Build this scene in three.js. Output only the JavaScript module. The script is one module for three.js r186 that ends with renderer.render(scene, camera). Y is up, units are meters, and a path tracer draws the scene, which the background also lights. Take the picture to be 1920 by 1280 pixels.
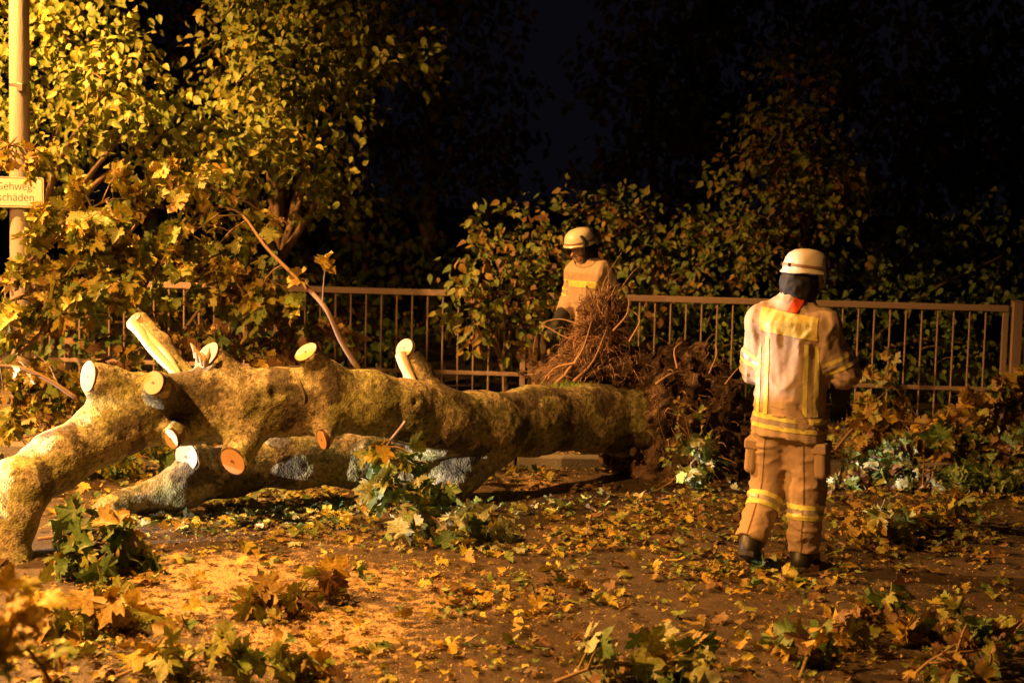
import * as THREE from 'three';
import { mergeGeometries } from 'three/addons/utils/BufferGeometryUtils.js';
import { RoundedBoxGeometry } from 'three/addons/geometries/RoundedBoxGeometry.js';
import { createNoise3D, createNoise2D } from 'simplex-noise';

// ---------------------------------------------------------------- camera, sky, light
const scene = new THREE.Scene();
const FOCAL = 3000, EYE = 2.13;                                   // photograph pixels, metres
const camera = new THREE.PerspectiveCamera(2 * Math.atan(640 / FOCAL) * 180 / Math.PI, 1.5, 0.1, 200);
camera.position.set(0, EYE, 0);
camera.rotation.set(-5.56 * Math.PI / 180, 0, 1.3 * Math.PI / 180, 'YXZ');
camera.updateMatrixWorld(true);
camera.focus = 9.6; camera.userData.fStop = 2.6;
scene.add(camera);
const renderer = new THREE.WebGLRenderer({ antialias: true });
renderer.toneMapping = THREE.LinearToneMapping;
renderer.toneMappingExposure = 1;
renderer.shadowMap.enabled = true;
{
  const w = 64, h = 32, a = new Float32Array(w * h * 4);            // an even, nearly black night sky
  for (let y = 0; y < h; y++) for (let x = 0; x < w; x++) {
    const e = Math.max(0, (y + .5) / h * 2 - 1), f = 1.15 - .3 * e;
    a.set([.0024 * f, .0021 * f, .0036 * f, 1], (y * w + x) * 4);
  }
  const t = new THREE.DataTexture(a, w, h, THREE.RGBAFormat, THREE.FloatType);
  t.mapping = THREE.EquirectangularReflectionMapping; t.magFilter = THREE.LinearFilter; t.needsUpdate = true;
  scene.background = t; scene.environment = t;
}
const moon = new THREE.DirectionalLight(0xb8c4ff, 0.004);
moon.position.set(6, 20, -10); moon.castShadow = true; scene.add(moon);
const SODIUM = new THREE.Color().setRGB(1, .43, .095), WHITE = new THREE.Color().setRGB(1, .84, .73);
const LAMP1 = { at: [-5.6, 5.4, -10.9], power: 470, angle: 1.38, soft: .25 };
const LAMP2 = { at: [-5.2, 5.8, -4.9], power: 660, angle: 1.36, soft: .55 };
const BEAMS = [{ at: [-8.3, .95, -10.6], to: [1.4, 1.2, -9.75], power: 620, angle: .17, soft: .4 }, { at: [-8.9, .46, -6.75], to: [3.6, .16, -11.5], power: 1500, angle: .085, soft: .5 }];

// ---------------------------------------------------------------- helpers
const V = (x, y, z) => new THREE.Vector3(x, y, z);
function rngOf(seed) { let a = seed >>> 0; return () => { a = (a + 0x6D2B79F5) | 0; let t = Math.imul(a ^ (a >>> 15), 1 | a); t = (t + Math.imul(t ^ (t >>> 7), 61 | t)) ^ t; return ((t ^ (t >>> 14)) >>> 0) / 4294967296; }; }
const rnd = rngOf(7);
const n3 = createNoise3D(rngOf(11)), n3b = createNoise3D(rngOf(23)), n2 = createNoise2D(rngOf(5)), n2b = createNoise2D(rngOf(9));
const lerp = (a, b, t) => a + (b - a) * t, clamp = (x, a, b) => Math.min(b, Math.max(a, x));
const smooth = (a, b, x) => { const t = clamp((x - a) / (b - a), 0, 1); return t * t * (3 - 2 * t); };
// the place was surveyed from the photograph: a point of it at a known distance, or on the ground
function ray(px, py) { return V((px - 960) / FOCAL, -(py - 640) / FOCAL, -1).applyQuaternion(camera.quaternion); }
function P(px, py, d) { const r = ray(px, py); return r.multiplyScalar(-d / r.z).add(camera.position); }
function G(px, py, y = 0) { const r = ray(px, py); return r.multiplyScalar((y - EYE) / r.y).add(camera.position); }
const used = {};
function numbered(n) { used[n] = (used[n] ?? -1) + 1; return used[n] ? n + '_' + String(used[n]).padStart(3, '0') : n; }
function shade(o) { o.castShadow = true; o.receiveShadow = true; return o; }
function tag(o, label, category, group) { o.userData.label = label; o.userData.category = category; if (group) o.userData.group = group; return o; }
function thing(name, label, category, pos, group) { const g = new THREE.Group(); g.name = numbered(name); g.position.copy(pos ?? V(0, 0, 0)); scene.add(g); return tag(g, label, category, group); }
function part(parent, name, geo, mat, label) { const m = shade(new THREE.Mesh(geo, mat)); m.name = name; if (label) m.userData.label = label; parent.add(m); return m; }
function structure(name, geo, mat, pos) { const m = shade(new THREE.Mesh(geo, mat)); m.name = name; m.userData.kind = 'structure'; if (pos) m.position.copy(pos); scene.add(m); return m; }
const rgb = (r, g, b) => new THREE.Color().setRGB(r, g, b);
const std = (c, rough = .8, more = {}) => new THREE.MeshStandardMaterial({ color: rgb(...c), roughness: rough, ...more });
function dataTex(w, h, fn, srgb, repeat = true) {
  const a = new Uint8Array(w * h * 4);
  for (let y = 0; y < h; y++) for (let x = 0; x < w; x++) { const c = fn(x / w, y / h, x, y), k = (y * w + x) * 4; a[k] = clamp(c[0], 0, 1) * 255; a[k + 1] = clamp(c[1], 0, 1) * 255; a[k + 2] = clamp(c[2], 0, 1) * 255; a[k + 3] = 255; }
  const t = new THREE.DataTexture(a, w, h); t.magFilter = THREE.LinearFilter; t.minFilter = THREE.LinearMipmapLinearFilter; t.generateMipmaps = true;
  if (repeat) t.wrapS = t.wrapT = THREE.RepeatWrapping; if (srgb) t.colorSpace = THREE.SRGBColorSpace; t.needsUpdate = true; return t;
}
const toS = (x) => x <= .0031308 ? 12.92 * x : 1.055 * Math.pow(x, 1 / 2.4) - .055;
function tube(points, radii, seg = 8, steps = null) {              // a tapered, closed tube along a smooth curve
  const c = new THREE.CatmullRomCurve3(points, false, 'centripetal'), n = steps ?? Math.max(3, points.length * 4);
  const fr = c.computeFrenetFrames(n, false), pos = [], idx = [], uv = [];
  for (let i = 0; i <= n; i++) {
    const t = i / n, p = c.getPoint(t), f = t * (radii.length - 1), k = Math.min(radii.length - 2, Math.floor(f)), r = lerp(radii[k], radii[k + 1], f - k);
    for (let j = 0; j < seg; j++) { const a = j / seg * 6.28318, s = Math.sin(a) * r, q = Math.cos(a) * r; pos.push(p.x + fr.normals[i].x * q + fr.binormals[i].x * s, p.y + fr.normals[i].y * q + fr.binormals[i].y * s, p.z + fr.normals[i].z * q + fr.binormals[i].z * s); uv.push(j / seg * 6.28 * r * 2, t * 2); }
  }
  for (let i = 0; i < n; i++) for (let j = 0; j < seg; j++) { const a = i * seg + j, b = i * seg + (j + 1) % seg, d = a + seg, e = b + seg; idx.push(a, b, d, b, e, d); }
  for (const [i, flip] of [[0, 1], [n, 0]]) { const p = c.getPoint(i / n); pos.push(p.x, p.y, p.z); uv.push(0, 0); const o = pos.length / 3 - 1; for (let j = 0; j < seg; j++) { const a = i * seg + j, b = i * seg + (j + 1) % seg; flip ? idx.push(o, b, a) : idx.push(o, a, b); } }
  const g = new THREE.BufferGeometry(); g.setAttribute('position', new THREE.Float32BufferAttribute(pos, 3)); g.setAttribute('uv', new THREE.Float32BufferAttribute(uv, 2)); g.setIndex(idx); g.computeVertexNormals(); return g;
}
// distance fields and their surfaces (surface nets with blocks of empty space skipped)
const cone = (x, y, z, a, b, r1, r2) => { const bx = b.x - a.x, by = b.y - a.y, bz = b.z - a.z, px = x - a.x, py = y - a.y, pz = z - a.z; const t = clamp((px * bx + py * by + pz * bz) / (bx * bx + by * by + bz * bz + 1e-9), 0, 1); const dx = px - bx * t, dy = py - by * t, dz = pz - bz * t; return Math.sqrt(dx * dx + dy * dy + dz * dz) - (r1 + (r2 - r1) * t); };
const ball = (x, y, z, c, rx, ry, rz) => { const a = (x - c.x) / rx, b = (y - c.y) / ry, d = (z - c.z) / rz; return (Math.sqrt(a * a + b * b + d * d) - 1) * Math.min(rx, ry, rz); };
const smin = (a, b, k) => { const h = Math.max(k - Math.abs(a - b), 0) / k; return Math.min(a, b) - h * h * k * .25; };
function surface(f, lo, hi, cell) {
  const nx = Math.ceil((hi.x - lo.x) / cell) + 1, ny = Math.ceil((hi.y - lo.y) / cell) + 1, nz = Math.ceil((hi.z - lo.z) / cell) + 1, D = new Float32Array(nx * ny * nz).fill(1), B = 8;
  const half = B * cell * .87 + cell * 2;
  for (let bz = 0; bz < nz; bz += B) for (let by = 0; by < ny; by += B) for (let bx = 0; bx < nx; bx += B) {
    const c = f(lo.x + (bx + B / 2) * cell, lo.y + (by + B / 2) * cell, lo.z + (bz + B / 2) * cell);
    if (Math.abs(c) > half * 1.5 + .03) { if (c < 0) for (let k = bz; k < Math.min(nz, bz + B); k++) for (let j = by; j < Math.min(ny, by + B); j++) D.fill(-1, (k * ny + j) * nx + bx, (k * ny + j) * nx + Math.min(nx, bx + B)); continue; }
    for (let k = bz; k < Math.min(nz, bz + B); k++) for (let j = by; j < Math.min(ny, by + B); j++) for (let i = bx; i < Math.min(nx, bx + B); i++) D[(k * ny + j) * nx + i] = f(lo.x + i * cell, lo.y + j * cell, lo.z + k * cell);
  }
  const id = new Int32Array(nx * ny * nz).fill(-1), pos = [], idx = [], at = (i, j, k) => (k * ny + j) * nx + i;
  for (let k = 0; k < nz - 1; k++) for (let j = 0; j < ny - 1; j++) for (let i = 0; i < nx - 1; i++) {
    const o = at(i, j, k); let mask = 0; const d = [D[o], D[o + 1], D[o + nx], D[o + nx + 1], D[o + nx * ny], D[o + nx * ny + 1], D[o + nx * ny + nx], D[o + nx * ny + nx + 1]];
    for (let c = 0; c < 8; c++) if (d[c] < 0) mask |= 1 << c;
    if (mask === 0 || mask === 255) continue;
    let sx = 0, sy = 0, sz = 0, n = 0;
    for (let c = 0; c < 8; c++) for (const ax of [1, 2, 4]) if (!(c & ax)) { const e = c | ax; if ((d[c] < 0) !== (d[e] < 0)) { const t = d[c] / (d[c] - d[e]); sx += (c & 1) + (ax === 1 ? t : 0); sy += ((c >> 1) & 1) + (ax === 2 ? t : 0); sz += ((c >> 2) & 1) + (ax === 4 ? t : 0); n++; } }
    id[o] = pos.length / 3; pos.push(lo.x + (i + sx / n) * cell, lo.y + (j + sy / n) * cell, lo.z + (k + sz / n) * cell);
  }
  for (let k = 1; k < nz - 1; k++) for (let j = 1; j < ny - 1; j++) for (let i = 1; i < nx - 1; i++) {
    const o = at(i, j, k), s = D[o] < 0;
    const quad = (q, a, b, c, d) => { if ((D[q] < 0) === s || id[a] < 0 || id[b] < 0 || id[c] < 0 || id[d] < 0) return; s ? idx.push(id[a], id[b], id[c], id[a], id[c], id[d]) : idx.push(id[a], id[c], id[b], id[a], id[d], id[c]); };
    quad(o + 1, at(i, j - 1, k - 1), at(i, j, k - 1), o, at(i, j - 1, k));
    quad(o + nx, at(i - 1, j, k - 1), at(i - 1, j, k), o, at(i, j, k - 1));
    quad(o + nx * ny, at(i - 1, j - 1, k), at(i, j - 1, k), o, at(i - 1, j, k));
  }
  const g = new THREE.BufferGeometry(); g.setAttribute('position', new THREE.Float32BufferAttribute(pos, 3)); g.setIndex(idx); g.computeVertexNormals();
  return g;
}
function boxUV(g, scale = 1) {                                       // uv in metres from the nearest axis plane
  const h = g.index ? g.toNonIndexed() : g; h.setAttribute('normal', h.attributes.normal); const p = h.attributes.position, uv = new Float32Array(p.count * 2), a = V(), b = V(), c = V(), n = V();
  for (let i = 0; i < p.count; i += 3) {
    a.fromBufferAttribute(p, i); b.fromBufferAttribute(p, i + 1); c.fromBufferAttribute(p, i + 2); n.copy(b).sub(a).cross(c.clone().sub(a));
    const x = Math.abs(n.x), y = Math.abs(n.y), z = Math.abs(n.z);
    for (let k = 0; k < 3; k++) { const q = [a, b, c][k], u = x > y && x > z ? [q.z, q.y] : y > z ? [q.x, q.z] : [q.x, q.y]; uv[(i + k) * 2] = u[0] * scale; uv[(i + k) * 2 + 1] = u[1] * scale; }
  }
  h.setAttribute('uv', new THREE.BufferAttribute(uv, 2)); return h;
}
function paint(g, fn) { const p = g.attributes.position, n = g.attributes.normal, c = new Float32Array(p.count * 3); for (let i = 0; i < p.count; i++) c.set(fn(p.getX(i), p.getY(i), p.getZ(i), n), i * 3); g.setAttribute('color', new THREE.BufferAttribute(c, 3)); return g; }
// a patch of a surface cut out along planes (functions >= 0 inside), lifted off it: tape, panels, pockets
function patch(g, keep, planes, lift, uvOf) {
  const p = g.attributes.position, n = g.attributes.normal, ix = g.index, pos = [], nor = [], uv = [], N = ix.count;
  for (let i = 0; i < N; i += 3) {
    let poly = [0, 1, 2].map((k) => { const v = ix.getX(i + k); return [p.getX(v), p.getY(v), p.getZ(v), n.getX(v), n.getY(v), n.getZ(v)]; });
    if (!keep((poly[0][0] + poly[1][0] + poly[2][0]) / 3, (poly[0][1] + poly[1][1] + poly[2][1]) / 3, (poly[0][2] + poly[1][2] + poly[2][2]) / 3, poly[0])) continue;
    for (const f of planes) { const out = []; for (let k = 0; k < poly.length; k++) { const A = poly[k], B = poly[(k + 1) % poly.length], fa = f(A[0], A[1], A[2]), fb = f(B[0], B[1], B[2]); if (fa >= 0) out.push(A); if ((fa >= 0) !== (fb >= 0)) { const t = fa / (fa - fb); out.push(A.map((x, m) => x + (B[m] - x) * t)); } } poly = out; if (poly.length < 3) break; }
    for (let k = 1; k + 1 < poly.length; k++) for (const q of [poly[0], poly[k], poly[k + 1]]) { pos.push(q[0] + q[3] * lift, q[1] + q[4] * lift, q[2] + q[5] * lift); nor.push(q[3], q[4], q[5]); const w = uvOf ? uvOf(q[0], q[1], q[2]) : [q[0], q[1]]; uv.push(w[0], w[1]); }
  }
  const o = new THREE.BufferGeometry(); o.setAttribute('position', new THREE.Float32BufferAttribute(pos, 3)); o.setAttribute('normal', new THREE.Float32BufferAttribute(nor, 3)); o.setAttribute('uv', new THREE.Float32BufferAttribute(uv, 2)); return o;
}

// ---------------------------------------------------------------- textures
const asphaltBump = dataTex(1024, 1024, (u, v, x, y) => { const a = .5 + .25 * n2(x * .22, y * .22) + .2 * n2b(x * .5, y * .5) + .12 * n2(x * .04, y * .04); return [a, a, a]; });
const tileX0 = -6, tileZ0 = -12, TILE = 12;                           // one 12 m tile covers all road in view
const sawSpots = [[600, 1185, 260, 46, 1], [420, 1075, 330, 34, .8], [700, 1085, 240, 26, .6], [350, 1130, 200, 40, .7], [1000, 905, 120, 25, .55], [820, 1120, 200, 40, .45], [560, 1005, 260, 18, .5]].map(([x, y, w, h, k]) => { const c = G(x, y), e = G(x + w, y), f = G(x, y - h); return [c.x, c.z, Math.abs(e.x - c.x) * .62, Math.abs(f.z - c.z) * 1.2, k]; });
const sawAt = (x, z) => { let s = 0; for (const [cx, cz, rx, rz, k] of sawSpots) s = Math.max(s, k * Math.exp(-(((x - cx) / rx) ** 2 + ((z - cz) / rz) ** 2))); return s; };
const roadMap = dataTex(2048, 2048, (u, v, px, py) => {
  const x = tileX0 + u * TILE, z = tileZ0 + v * TILE;
  const g = n2(px * .35, py * .35), m = n2b(px * .03, py * .03), b = n2(px * .006 + 40, py * .006);
  let r = .068 + .024 * g + .018 * m + .022 * b, gg = r * .72, bl = r * .52;
  if (g > .72) { r += .1; gg += .1; bl += .09; }
  const mud = smooth(.1, .7, n2(px * .012, py * .02) + .35 * n2b(px * .09, py * .09)); r = lerp(r, .075, mud * .8); gg = lerp(gg, .052, mud * .8); bl = lerp(bl, .034, mud * .8);
  const s = smooth(.30, .62, sawAt(x, z) + .30 * n2b(px * .05, py * .05) + .22 * g);
  r = lerp(r, .42 + .14 * g, s); gg = lerp(gg, .29 + .1 * g, s); bl = lerp(bl, .14 + .05 * g, s);
  return [toS(r), toS(gg), toS(bl)];
}, true);
const roadRough = dataTex(512, 512, (u, v, x, y) => { const a = .52 + .25 * n2(x * .015, y * .015) + .13 * n2b(x * .2, y * .2); return [a, a, a]; });
roadRough.repeat.set(1, 1);
const barkMap = dataTex(512, 512, (u, v, x, y) => { const w = (a, s) => { const c = Math.cos(u * 6.283), q = Math.sin(u * 6.283), e = Math.cos(v * 6.283), f = Math.sin(v * 6.283); return n3(c * s + a, q * s + e * s * .7, f * s); }; const fine = n2(x * .16, y * .16), mid = n2b(x * .05, y * .05), sp = n2(x * .26 + 90, y * .26); let a = .8 + .09 * fine + .1 * mid + .08 * n2b(x * .018, y * .018); a -= .24 * smooth(.45, .62, sp * .6 + .6 * n2b(x * .07, y * .06)); a -= .2 * smooth(.5, .6, n2b(x * .055 + 7, y * .045)); a += .16 * smooth(.5, .6, n2(x * .08 + 300, y * .08)); a += .05 * w(0, 2); return [a, a * .985, a * .95]; }, true);
const barkBump = dataTex(512, 512, (u, v, x, y) => { const a = .5 + .22 * n2(x * .16, y * .16) + .2 * n2b(x * .05, y * .05) - (n2(x * .3 + 90, y * .3) > .5 ? .2 : 0); return [a, a, a]; });
const soilBump = dataTex(256, 256, (u, v, x, y) => { const a = .5 + .3 * n2(x * .1, y * .1) + .2 * n2b(x * .35, y * .35); return [a, a, a]; });
const clothBump = dataTex(256, 256, (u, v, x, y) => { const a = .5 + .25 * Math.sin(x * 1.57) * Math.sin(y * 1.57) + .2 * n2(x * .12, y * .12); return [a, a, a]; });
const leafMap = dataTex(128, 160, (u, v, x, y) => {                   // veins and mottling of a maple blade
  const X = (u - .5) * 1.5, Y = v * 1.75 - .6; let vein = Math.abs(X) < .012 ? 1 : 0;
  for (const s of [.62, 1.15, -.25]) { const d = Math.abs(Math.abs(X) * Math.cos(s) - Y * Math.sin(s) * 1) ; if (Y > -.2 && Math.hypot(X, Y) < .75) vein = Math.max(vein, smooth(.02, .006, Math.abs(Math.abs(X) * Math.sin(s) * -1 + Y * Math.cos(s)) + 0 * d) * .8); }
  const m = .86 + .12 * n2(x * .06, y * .06) + .06 * n2b(x * .25, y * .25); const brown = n2b(x * .045 + 50, y * .045) > .62 ? .62 : 1;
  return [m * (1 + .1 * vein), m * (1 + .1 * vein) * (brown < 1 ? .8 : 1), m * brown * (1 + .05 * vein)];
}, true);
const ringTex = dataTex(256, 256, (u, v) => {                         // sawn end grain
  const x = u - .5, y = v - .5, r = Math.hypot(x, y) * 2, a = Math.atan2(y, x); const w = Math.sin((r + .03 * n2(Math.cos(a) * 1.5, Math.sin(a) * 1.5)) * 55) * .5 + .5;
  const saw = .04 * n2(u * 3 + v * 60, u * 2); let k = .86 + .08 * w * (r < .9 ? 1 : 0) + saw; const heart = smooth(.16, .11, r + .05 * n2b(u * 9, v * 9)), rim = smooth(.925, .95, r);
  return [lerp(lerp(k, k * .62, heart), .32, rim), lerp(lerp(k * .93, k * .42, heart), .22, rim), lerp(lerp(k * .8, k * .28, heart), .13, rim)];
}, true, false);

// ---------------------------------------------------------------- materials
const M = {};
{
  const rm = roadMap.clone(); M.road = new THREE.MeshStandardMaterial({ map: roadMap, roughnessMap: roadRough, roughness: 1, bumpMap: asphaltBump, bumpScale: .006 });
  asphaltBump.repeat.set(6, 6);
  M.paving = std([.17, .14, .115], .8, { bumpMap: soilBump, bumpScale: .006 });
  M.kerb = std([.2, .185, .165], .8, { bumpMap: soilBump, bumpScale: .004 });
  M.soil = new THREE.MeshStandardMaterial({ color: rgb(.06, .042, .028), roughness: 1, bumpMap: soilBump, bumpScale: .03 });
  M.bark = new THREE.MeshStandardMaterial({ vertexColors: true, map: barkMap, bumpMap: barkBump, bumpScale: .0065, roughness: .85 });
  M.twig = std([.2, .13, .075], .8); M.darkTwig = std([.17, .115, .075], .85);
  M.cut = new THREE.MeshStandardMaterial({ map: ringTex, color: rgb(.72, .5, .27), roughness: .7 });
  M.cutPale = new THREE.MeshStandardMaterial({ map: ringTex, color: rgb(.74, .58, .42), roughness: .7 });
  M.wood = std([.66, .5, .34], .7, { bumpMap: soilBump, bumpScale: .004 });
  M.woodBrown = std([.32, .19, .1], .8);
  M.root = std([.46, .29, .2], .9); M.root2 = std([.37, .24, .17], .9); M.root3 = std([.12, .07, .045], .9);
  M.rootSoil = new THREE.MeshStandardMaterial({ vertexColors: true, roughness: 1, bumpMap: soilBump, bumpScale: .02 });
  M.fence = std([.33, .25, .22], .55, { metalness: .15, bumpMap: soilBump, bumpScale: .001 });
  M.concrete = std([.36, .31, .27], .85, { bumpMap: soilBump, bumpScale: .002 });
  M.steel = std([.3, .29, .27], .45, { metalness: .8 });
  M.black = std([.012, .012, .014], .7); M.navy = std([.022, .024, .035], .85, { bumpMap: clothBump, bumpScale: .001 });
  M.jacket = new THREE.MeshStandardMaterial({ color: rgb(.45, .345, .26), roughness: .85, bumpMap: clothBump, bumpScale: .0012 });
  M.trouser = new THREE.MeshStandardMaterial({ color: rgb(.40, .29, .2), roughness: .85, bumpMap: clothBump, bumpScale: .0012 });
  M.tape = std([.74, .7, .2], .5); M.tapeGrey = std([.42, .37, .36], .4, { metalness: .2 });
  M.red = std([.75, .08, .02], .6); M.skin = std([.55, .33, .24], .6); M.boot = std([.02, .018, .016], .5);
  M.sole = std([.035, .03, .026], .85); M.seam = std([.16, .1, .06], .9);
  M.helmet = new THREE.MeshPhysicalMaterial({ color: rgb(.78, .72, .6), roughness: .32, clearcoat: .5, clearcoatRoughness: .15 });
  M.helmetBand = std([.28, .17, .09], .6); M.leather = std([.009, .008, .008], .75);
  M.visor = new THREE.MeshPhysicalMaterial({ color: rgb(.9, .88, .82), roughness: .06, transmission: 1, thickness: 0 });
}
function leafMat(c, rough = .55) { return new THREE.MeshPhysicalMaterial({ color: rgb(...c), map: leafMap, roughness: rough, transmission: .3, thickness: 0, specularIntensity: .7 }); }
const LEAF = { yellow: [.56, .50, .06], gold: [.58, .40, .05], ochre: [.42, .30, .07], olive: [.33, .36, .07], lime: [.30, .42, .08], green: [.14, .25, .06], dark: [.09, .16, .05], brown: [.24, .135, .06], pale: [.48, .54, .32], moss: [.24, .32, .065] };
const leafMats = Object.fromEntries(Object.entries(LEAF).map(([k, c]) => [k, leafMat(c)]));
const leafWhite = leafMat([1, 1, 1], .6);
const PAL = {
  litter: ['yellow', 'gold', 'yellow', 'ochre', 'ochre', 'olive', 'gold', 'brown', 'brown', 'green', 'lime'],
  branch: ['yellow', 'olive', 'gold', 'yellow', 'olive', 'lime', 'ochre'],
  fresh: ['green', 'lime', 'yellow', 'olive', 'pale', 'gold', 'green'],
  shrub: ['olive', 'lime', 'olive', 'yellow', 'moss', 'lime', 'olive'],
  hedge: ['olive', 'moss', 'green', 'ochre', 'brown', 'moss'],
  ivy: ['green', 'dark', 'green', 'moss', 'green'],
  dusk: ['moss', 'green', 'green', 'brown'],
};
const pick = (a, r) => a[Math.floor(r() * a.length) % a.length];

// ---------------------------------------------------------------- leaves
function leafGeo(outline, fold, droop, curl, seed, stem, ww = 1.5, y0 = -.6, hh = 1.75) {
  const r = rngOf(seed), pts = [...outline, ...outline.slice(1, -1).reverse().map(([x, y]) => [-x, y])], cy = .32, pos = [], idx = [];
  const z = (x, y) => fold * Math.abs(x) - droop * (y - .3) * Math.abs(y - .3) + curl * Math.sin(x * 5 + seed) * .12 + curl * .1 * Math.sin(y * 6 + seed * 2);
  pos.push(0, cy, z(0, cy)); for (const [x, y] of pts) { const jx = x * (1 + .12 * (r() - .5)), jy = y + .04 * (r() - .5); pos.push(jx, jy, z(jx, jy) + curl * .06 * (r() - .5)); }
  const N = pts.length; for (let k = 0; k < N; k++) idx.push(0, 1 + (k + 1) % N, 1 + k);
  if (stem) { const o = pos.length / 3; pos.push(-.014, .02, z(0, 0), .014, .02, z(0, 0), -.012, -.3, -.06, .012, -.3, -.06, -.012, -.58, -.02, .012, -.58, -.02); idx.push(o, o + 1, o + 2, o + 1, o + 3, o + 2, o + 2, o + 3, o + 4, o + 3, o + 5, o + 4); }
  const g = new THREE.BufferGeometry(); g.setAttribute('position', new THREE.Float32BufferAttribute(pos, 3)); const uv = []; for (let k = 0; k < pos.length; k += 3) uv.push(pos[k] / ww + .5, (pos[k + 1] - y0) / hh); g.setAttribute('uv', new THREE.Float32BufferAttribute(uv, 2)); g.setIndex(idx); g.computeVertexNormals(); return g;
}
const mapleOutline = [[0, .0], [.13, -.08], [.36, -.13], [.28, .0], [.47, .05], [.38, .15], [.55, .26], [.68, .48], [.50, .44], [.45, .55], [.24, .44], [.27, .6], [.37, .72], [.22, .74], [.17, .86], [0, 1.04]];
const ovalOutline = [[0, 0], [.18, .06], [.31, .24], [.32, .45], [.22, .7], [.1, .88], [0, 1.03]];
const MAPLE = [leafGeo(mapleOutline, .16, .25, .6, 1, true), leafGeo(mapleOutline, -.2, .4, 1, 2, true), leafGeo(mapleOutline, .35, .1, 1.2, 3, true), leafGeo(mapleOutline, .5, .55, .9, 4, true)];
const OVAL = [leafGeo(ovalOutline, .3, .3, .5, 1, false), leafGeo(ovalOutline, .12, .5, .6, 2, false), leafGeo(ovalOutline, .5, .2, .4, 3, false)];
const _m = new THREE.Matrix4(), _q = new THREE.Quaternion(), _s = V(), _x = V(), _y = V(), _z = V();
function pose(pos, tip, normal, size) {                              // tip: +y of the blade, normal: +z
  _y.copy(tip).normalize(); _z.copy(normal).addScaledVector(_y, -normal.dot(_y)).normalize(); _x.crossVectors(_y, _z);
  _m.makeBasis(_x, _y, _z); _q.setFromRotationMatrix(_m); return new THREE.Matrix4().compose(pos, _q, _s.set(size, size, size));
}
const rv = (r) => { const u = r() * 2 - 1, a = r() * 6.28318, s = Math.sqrt(1 - u * u); return V(s * Math.cos(a), u, s * Math.sin(a)); };
// leaves: [{m, color}] -> the first `single` as meshes of their own, the rest one mass
function addLeaves(parent, list, geos, single, r, massName, leafName = 'leaf') {
  list.slice(0, single).forEach((l) => { const o = part(parent, leafName, pick(geos, r), leafMats[l.c]); o.matrix.copy(l.m); o.matrix.decompose(o.position, o.quaternion, o.scale); });
  const rest = list.slice(single); if (!rest.length) return;
  geos.forEach((g, k) => {
    const sub = rest.filter((_, i) => i % geos.length === k); if (!sub.length) return;
    const im = shade(new THREE.InstancedMesh(g, leafWhite, sub.length)), c = new THREE.Color(); im.name = massName; im.userData.kind = 'stuff';
    sub.forEach((l, i) => { im.setMatrixAt(i, l.m); const b = LEAF[l.c], f = .75 + .5 * r(); c.setRGB(b[0] * f, b[1] * f * (.92 + .16 * r()), b[2] * f); im.setColorAt(i, c); }); parent.add(im);
  });
}
const camDist = (p) => p.distanceTo(camera.position);

// ---------------------------------------------------------------- ground
const KERB = -11.9, FENCE_D = 14.2;
{
  const plane = (x0, x1, z0, z1, y, s = 1) => { const g = new THREE.PlaneGeometry(x1 - x0, z1 - z0, 1, 1); g.rotateX(-Math.PI / 2); g.translate((x0 + x1) / 2, y, (z0 + z1) / 2); const p = g.attributes.position, uv = g.attributes.uv; for (let i = 0; i < p.count; i++) uv.setXY(i, (p.getX(i) - tileX0) / s, (p.getZ(i) - tileZ0) / s); return g; };
  structure('ground', plane(-120, 120, -150, 90, -.03, .6), M.soil);
  structure('road', plane(-60, 60, KERB, 24, 0, TILE), M.road);
  const pav = structure('pavement', plane(-60, 60, KERB - 2.05 - .12, KERB - .12, .1, .6), M.paving);
  const kerb = new THREE.Group(); kerb.name = 'kerb'; kerb.userData.kind = 'structure'; scene.add(kerb);
  const st = new RoundedBoxGeometry(.985, .26, .14, 2, .018); for (let k = -9; k < 9; k++) { const o = part(kerb, 'kerb_stone', st, M.kerb); o.position.set(k + .55, -.02 + .004 * Math.sin(k * 7), KERB - .06 + .005 * Math.sin(k * 3)); }
}

// ---------------------------------------------------------------- street lamps and flood light (outside the frame; their light is in it)
function streetLamp(L, base, label) {
  const t = thing('street_lamp', label, 'street lamp', V(base[0], 0, base[1])), a = V(L.at[0] - base[0], L.at[1], L.at[2] - base[1]);
  part(t, 'mast', tube([V(0, 0, 0), V(0, 2.5, 0), V(0, a.y + .1, 0)], [.09, .075, .05], 12), M.concrete);
  part(t, 'arm', tube([V(0, a.y + .05, 0), V(a.x * .4, a.y + .22, a.z * .4), V(a.x, a.y + .2, a.z)], [.035, .03, .03], 8), M.steel);
  const hood = part(t, 'lamp_hood', new THREE.CylinderGeometry(.1, .26, .16, 24, 1, true), M.steel); hood.position.set(a.x, a.y + .12, a.z);
  const cap = part(hood, 'lamp_cap', new THREE.CylinderGeometry(.1, .1, .02, 24), M.steel); cap.position.y = .09;
  const bulb = part(hood, 'lamp_bulb', new THREE.SphereGeometry(.07, 16, 12), new THREE.MeshStandardMaterial({ color: 0x332211, emissive: SODIUM, emissiveIntensity: 6 })); bulb.position.y = -.02;
  const s = new THREE.SpotLight(SODIUM, L.power, 0, L.angle, L.soft, 2); s.position.set(a.x, a.y + .1, a.z); s.target.position.set(a.x, 0, a.z); s.castShadow = true; s.shadow.radius = 4; t.add(s, s.target);
}
streetLamp(LAMP1, [-7.2, -12.6], 'hooded sodium street lamp standing left of the fallen tree, outside the picture');
streetLamp(LAMP2, [-7.0, -2.4], 'hooded sodium street lamp on the near side of the road, outside the picture');
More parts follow.
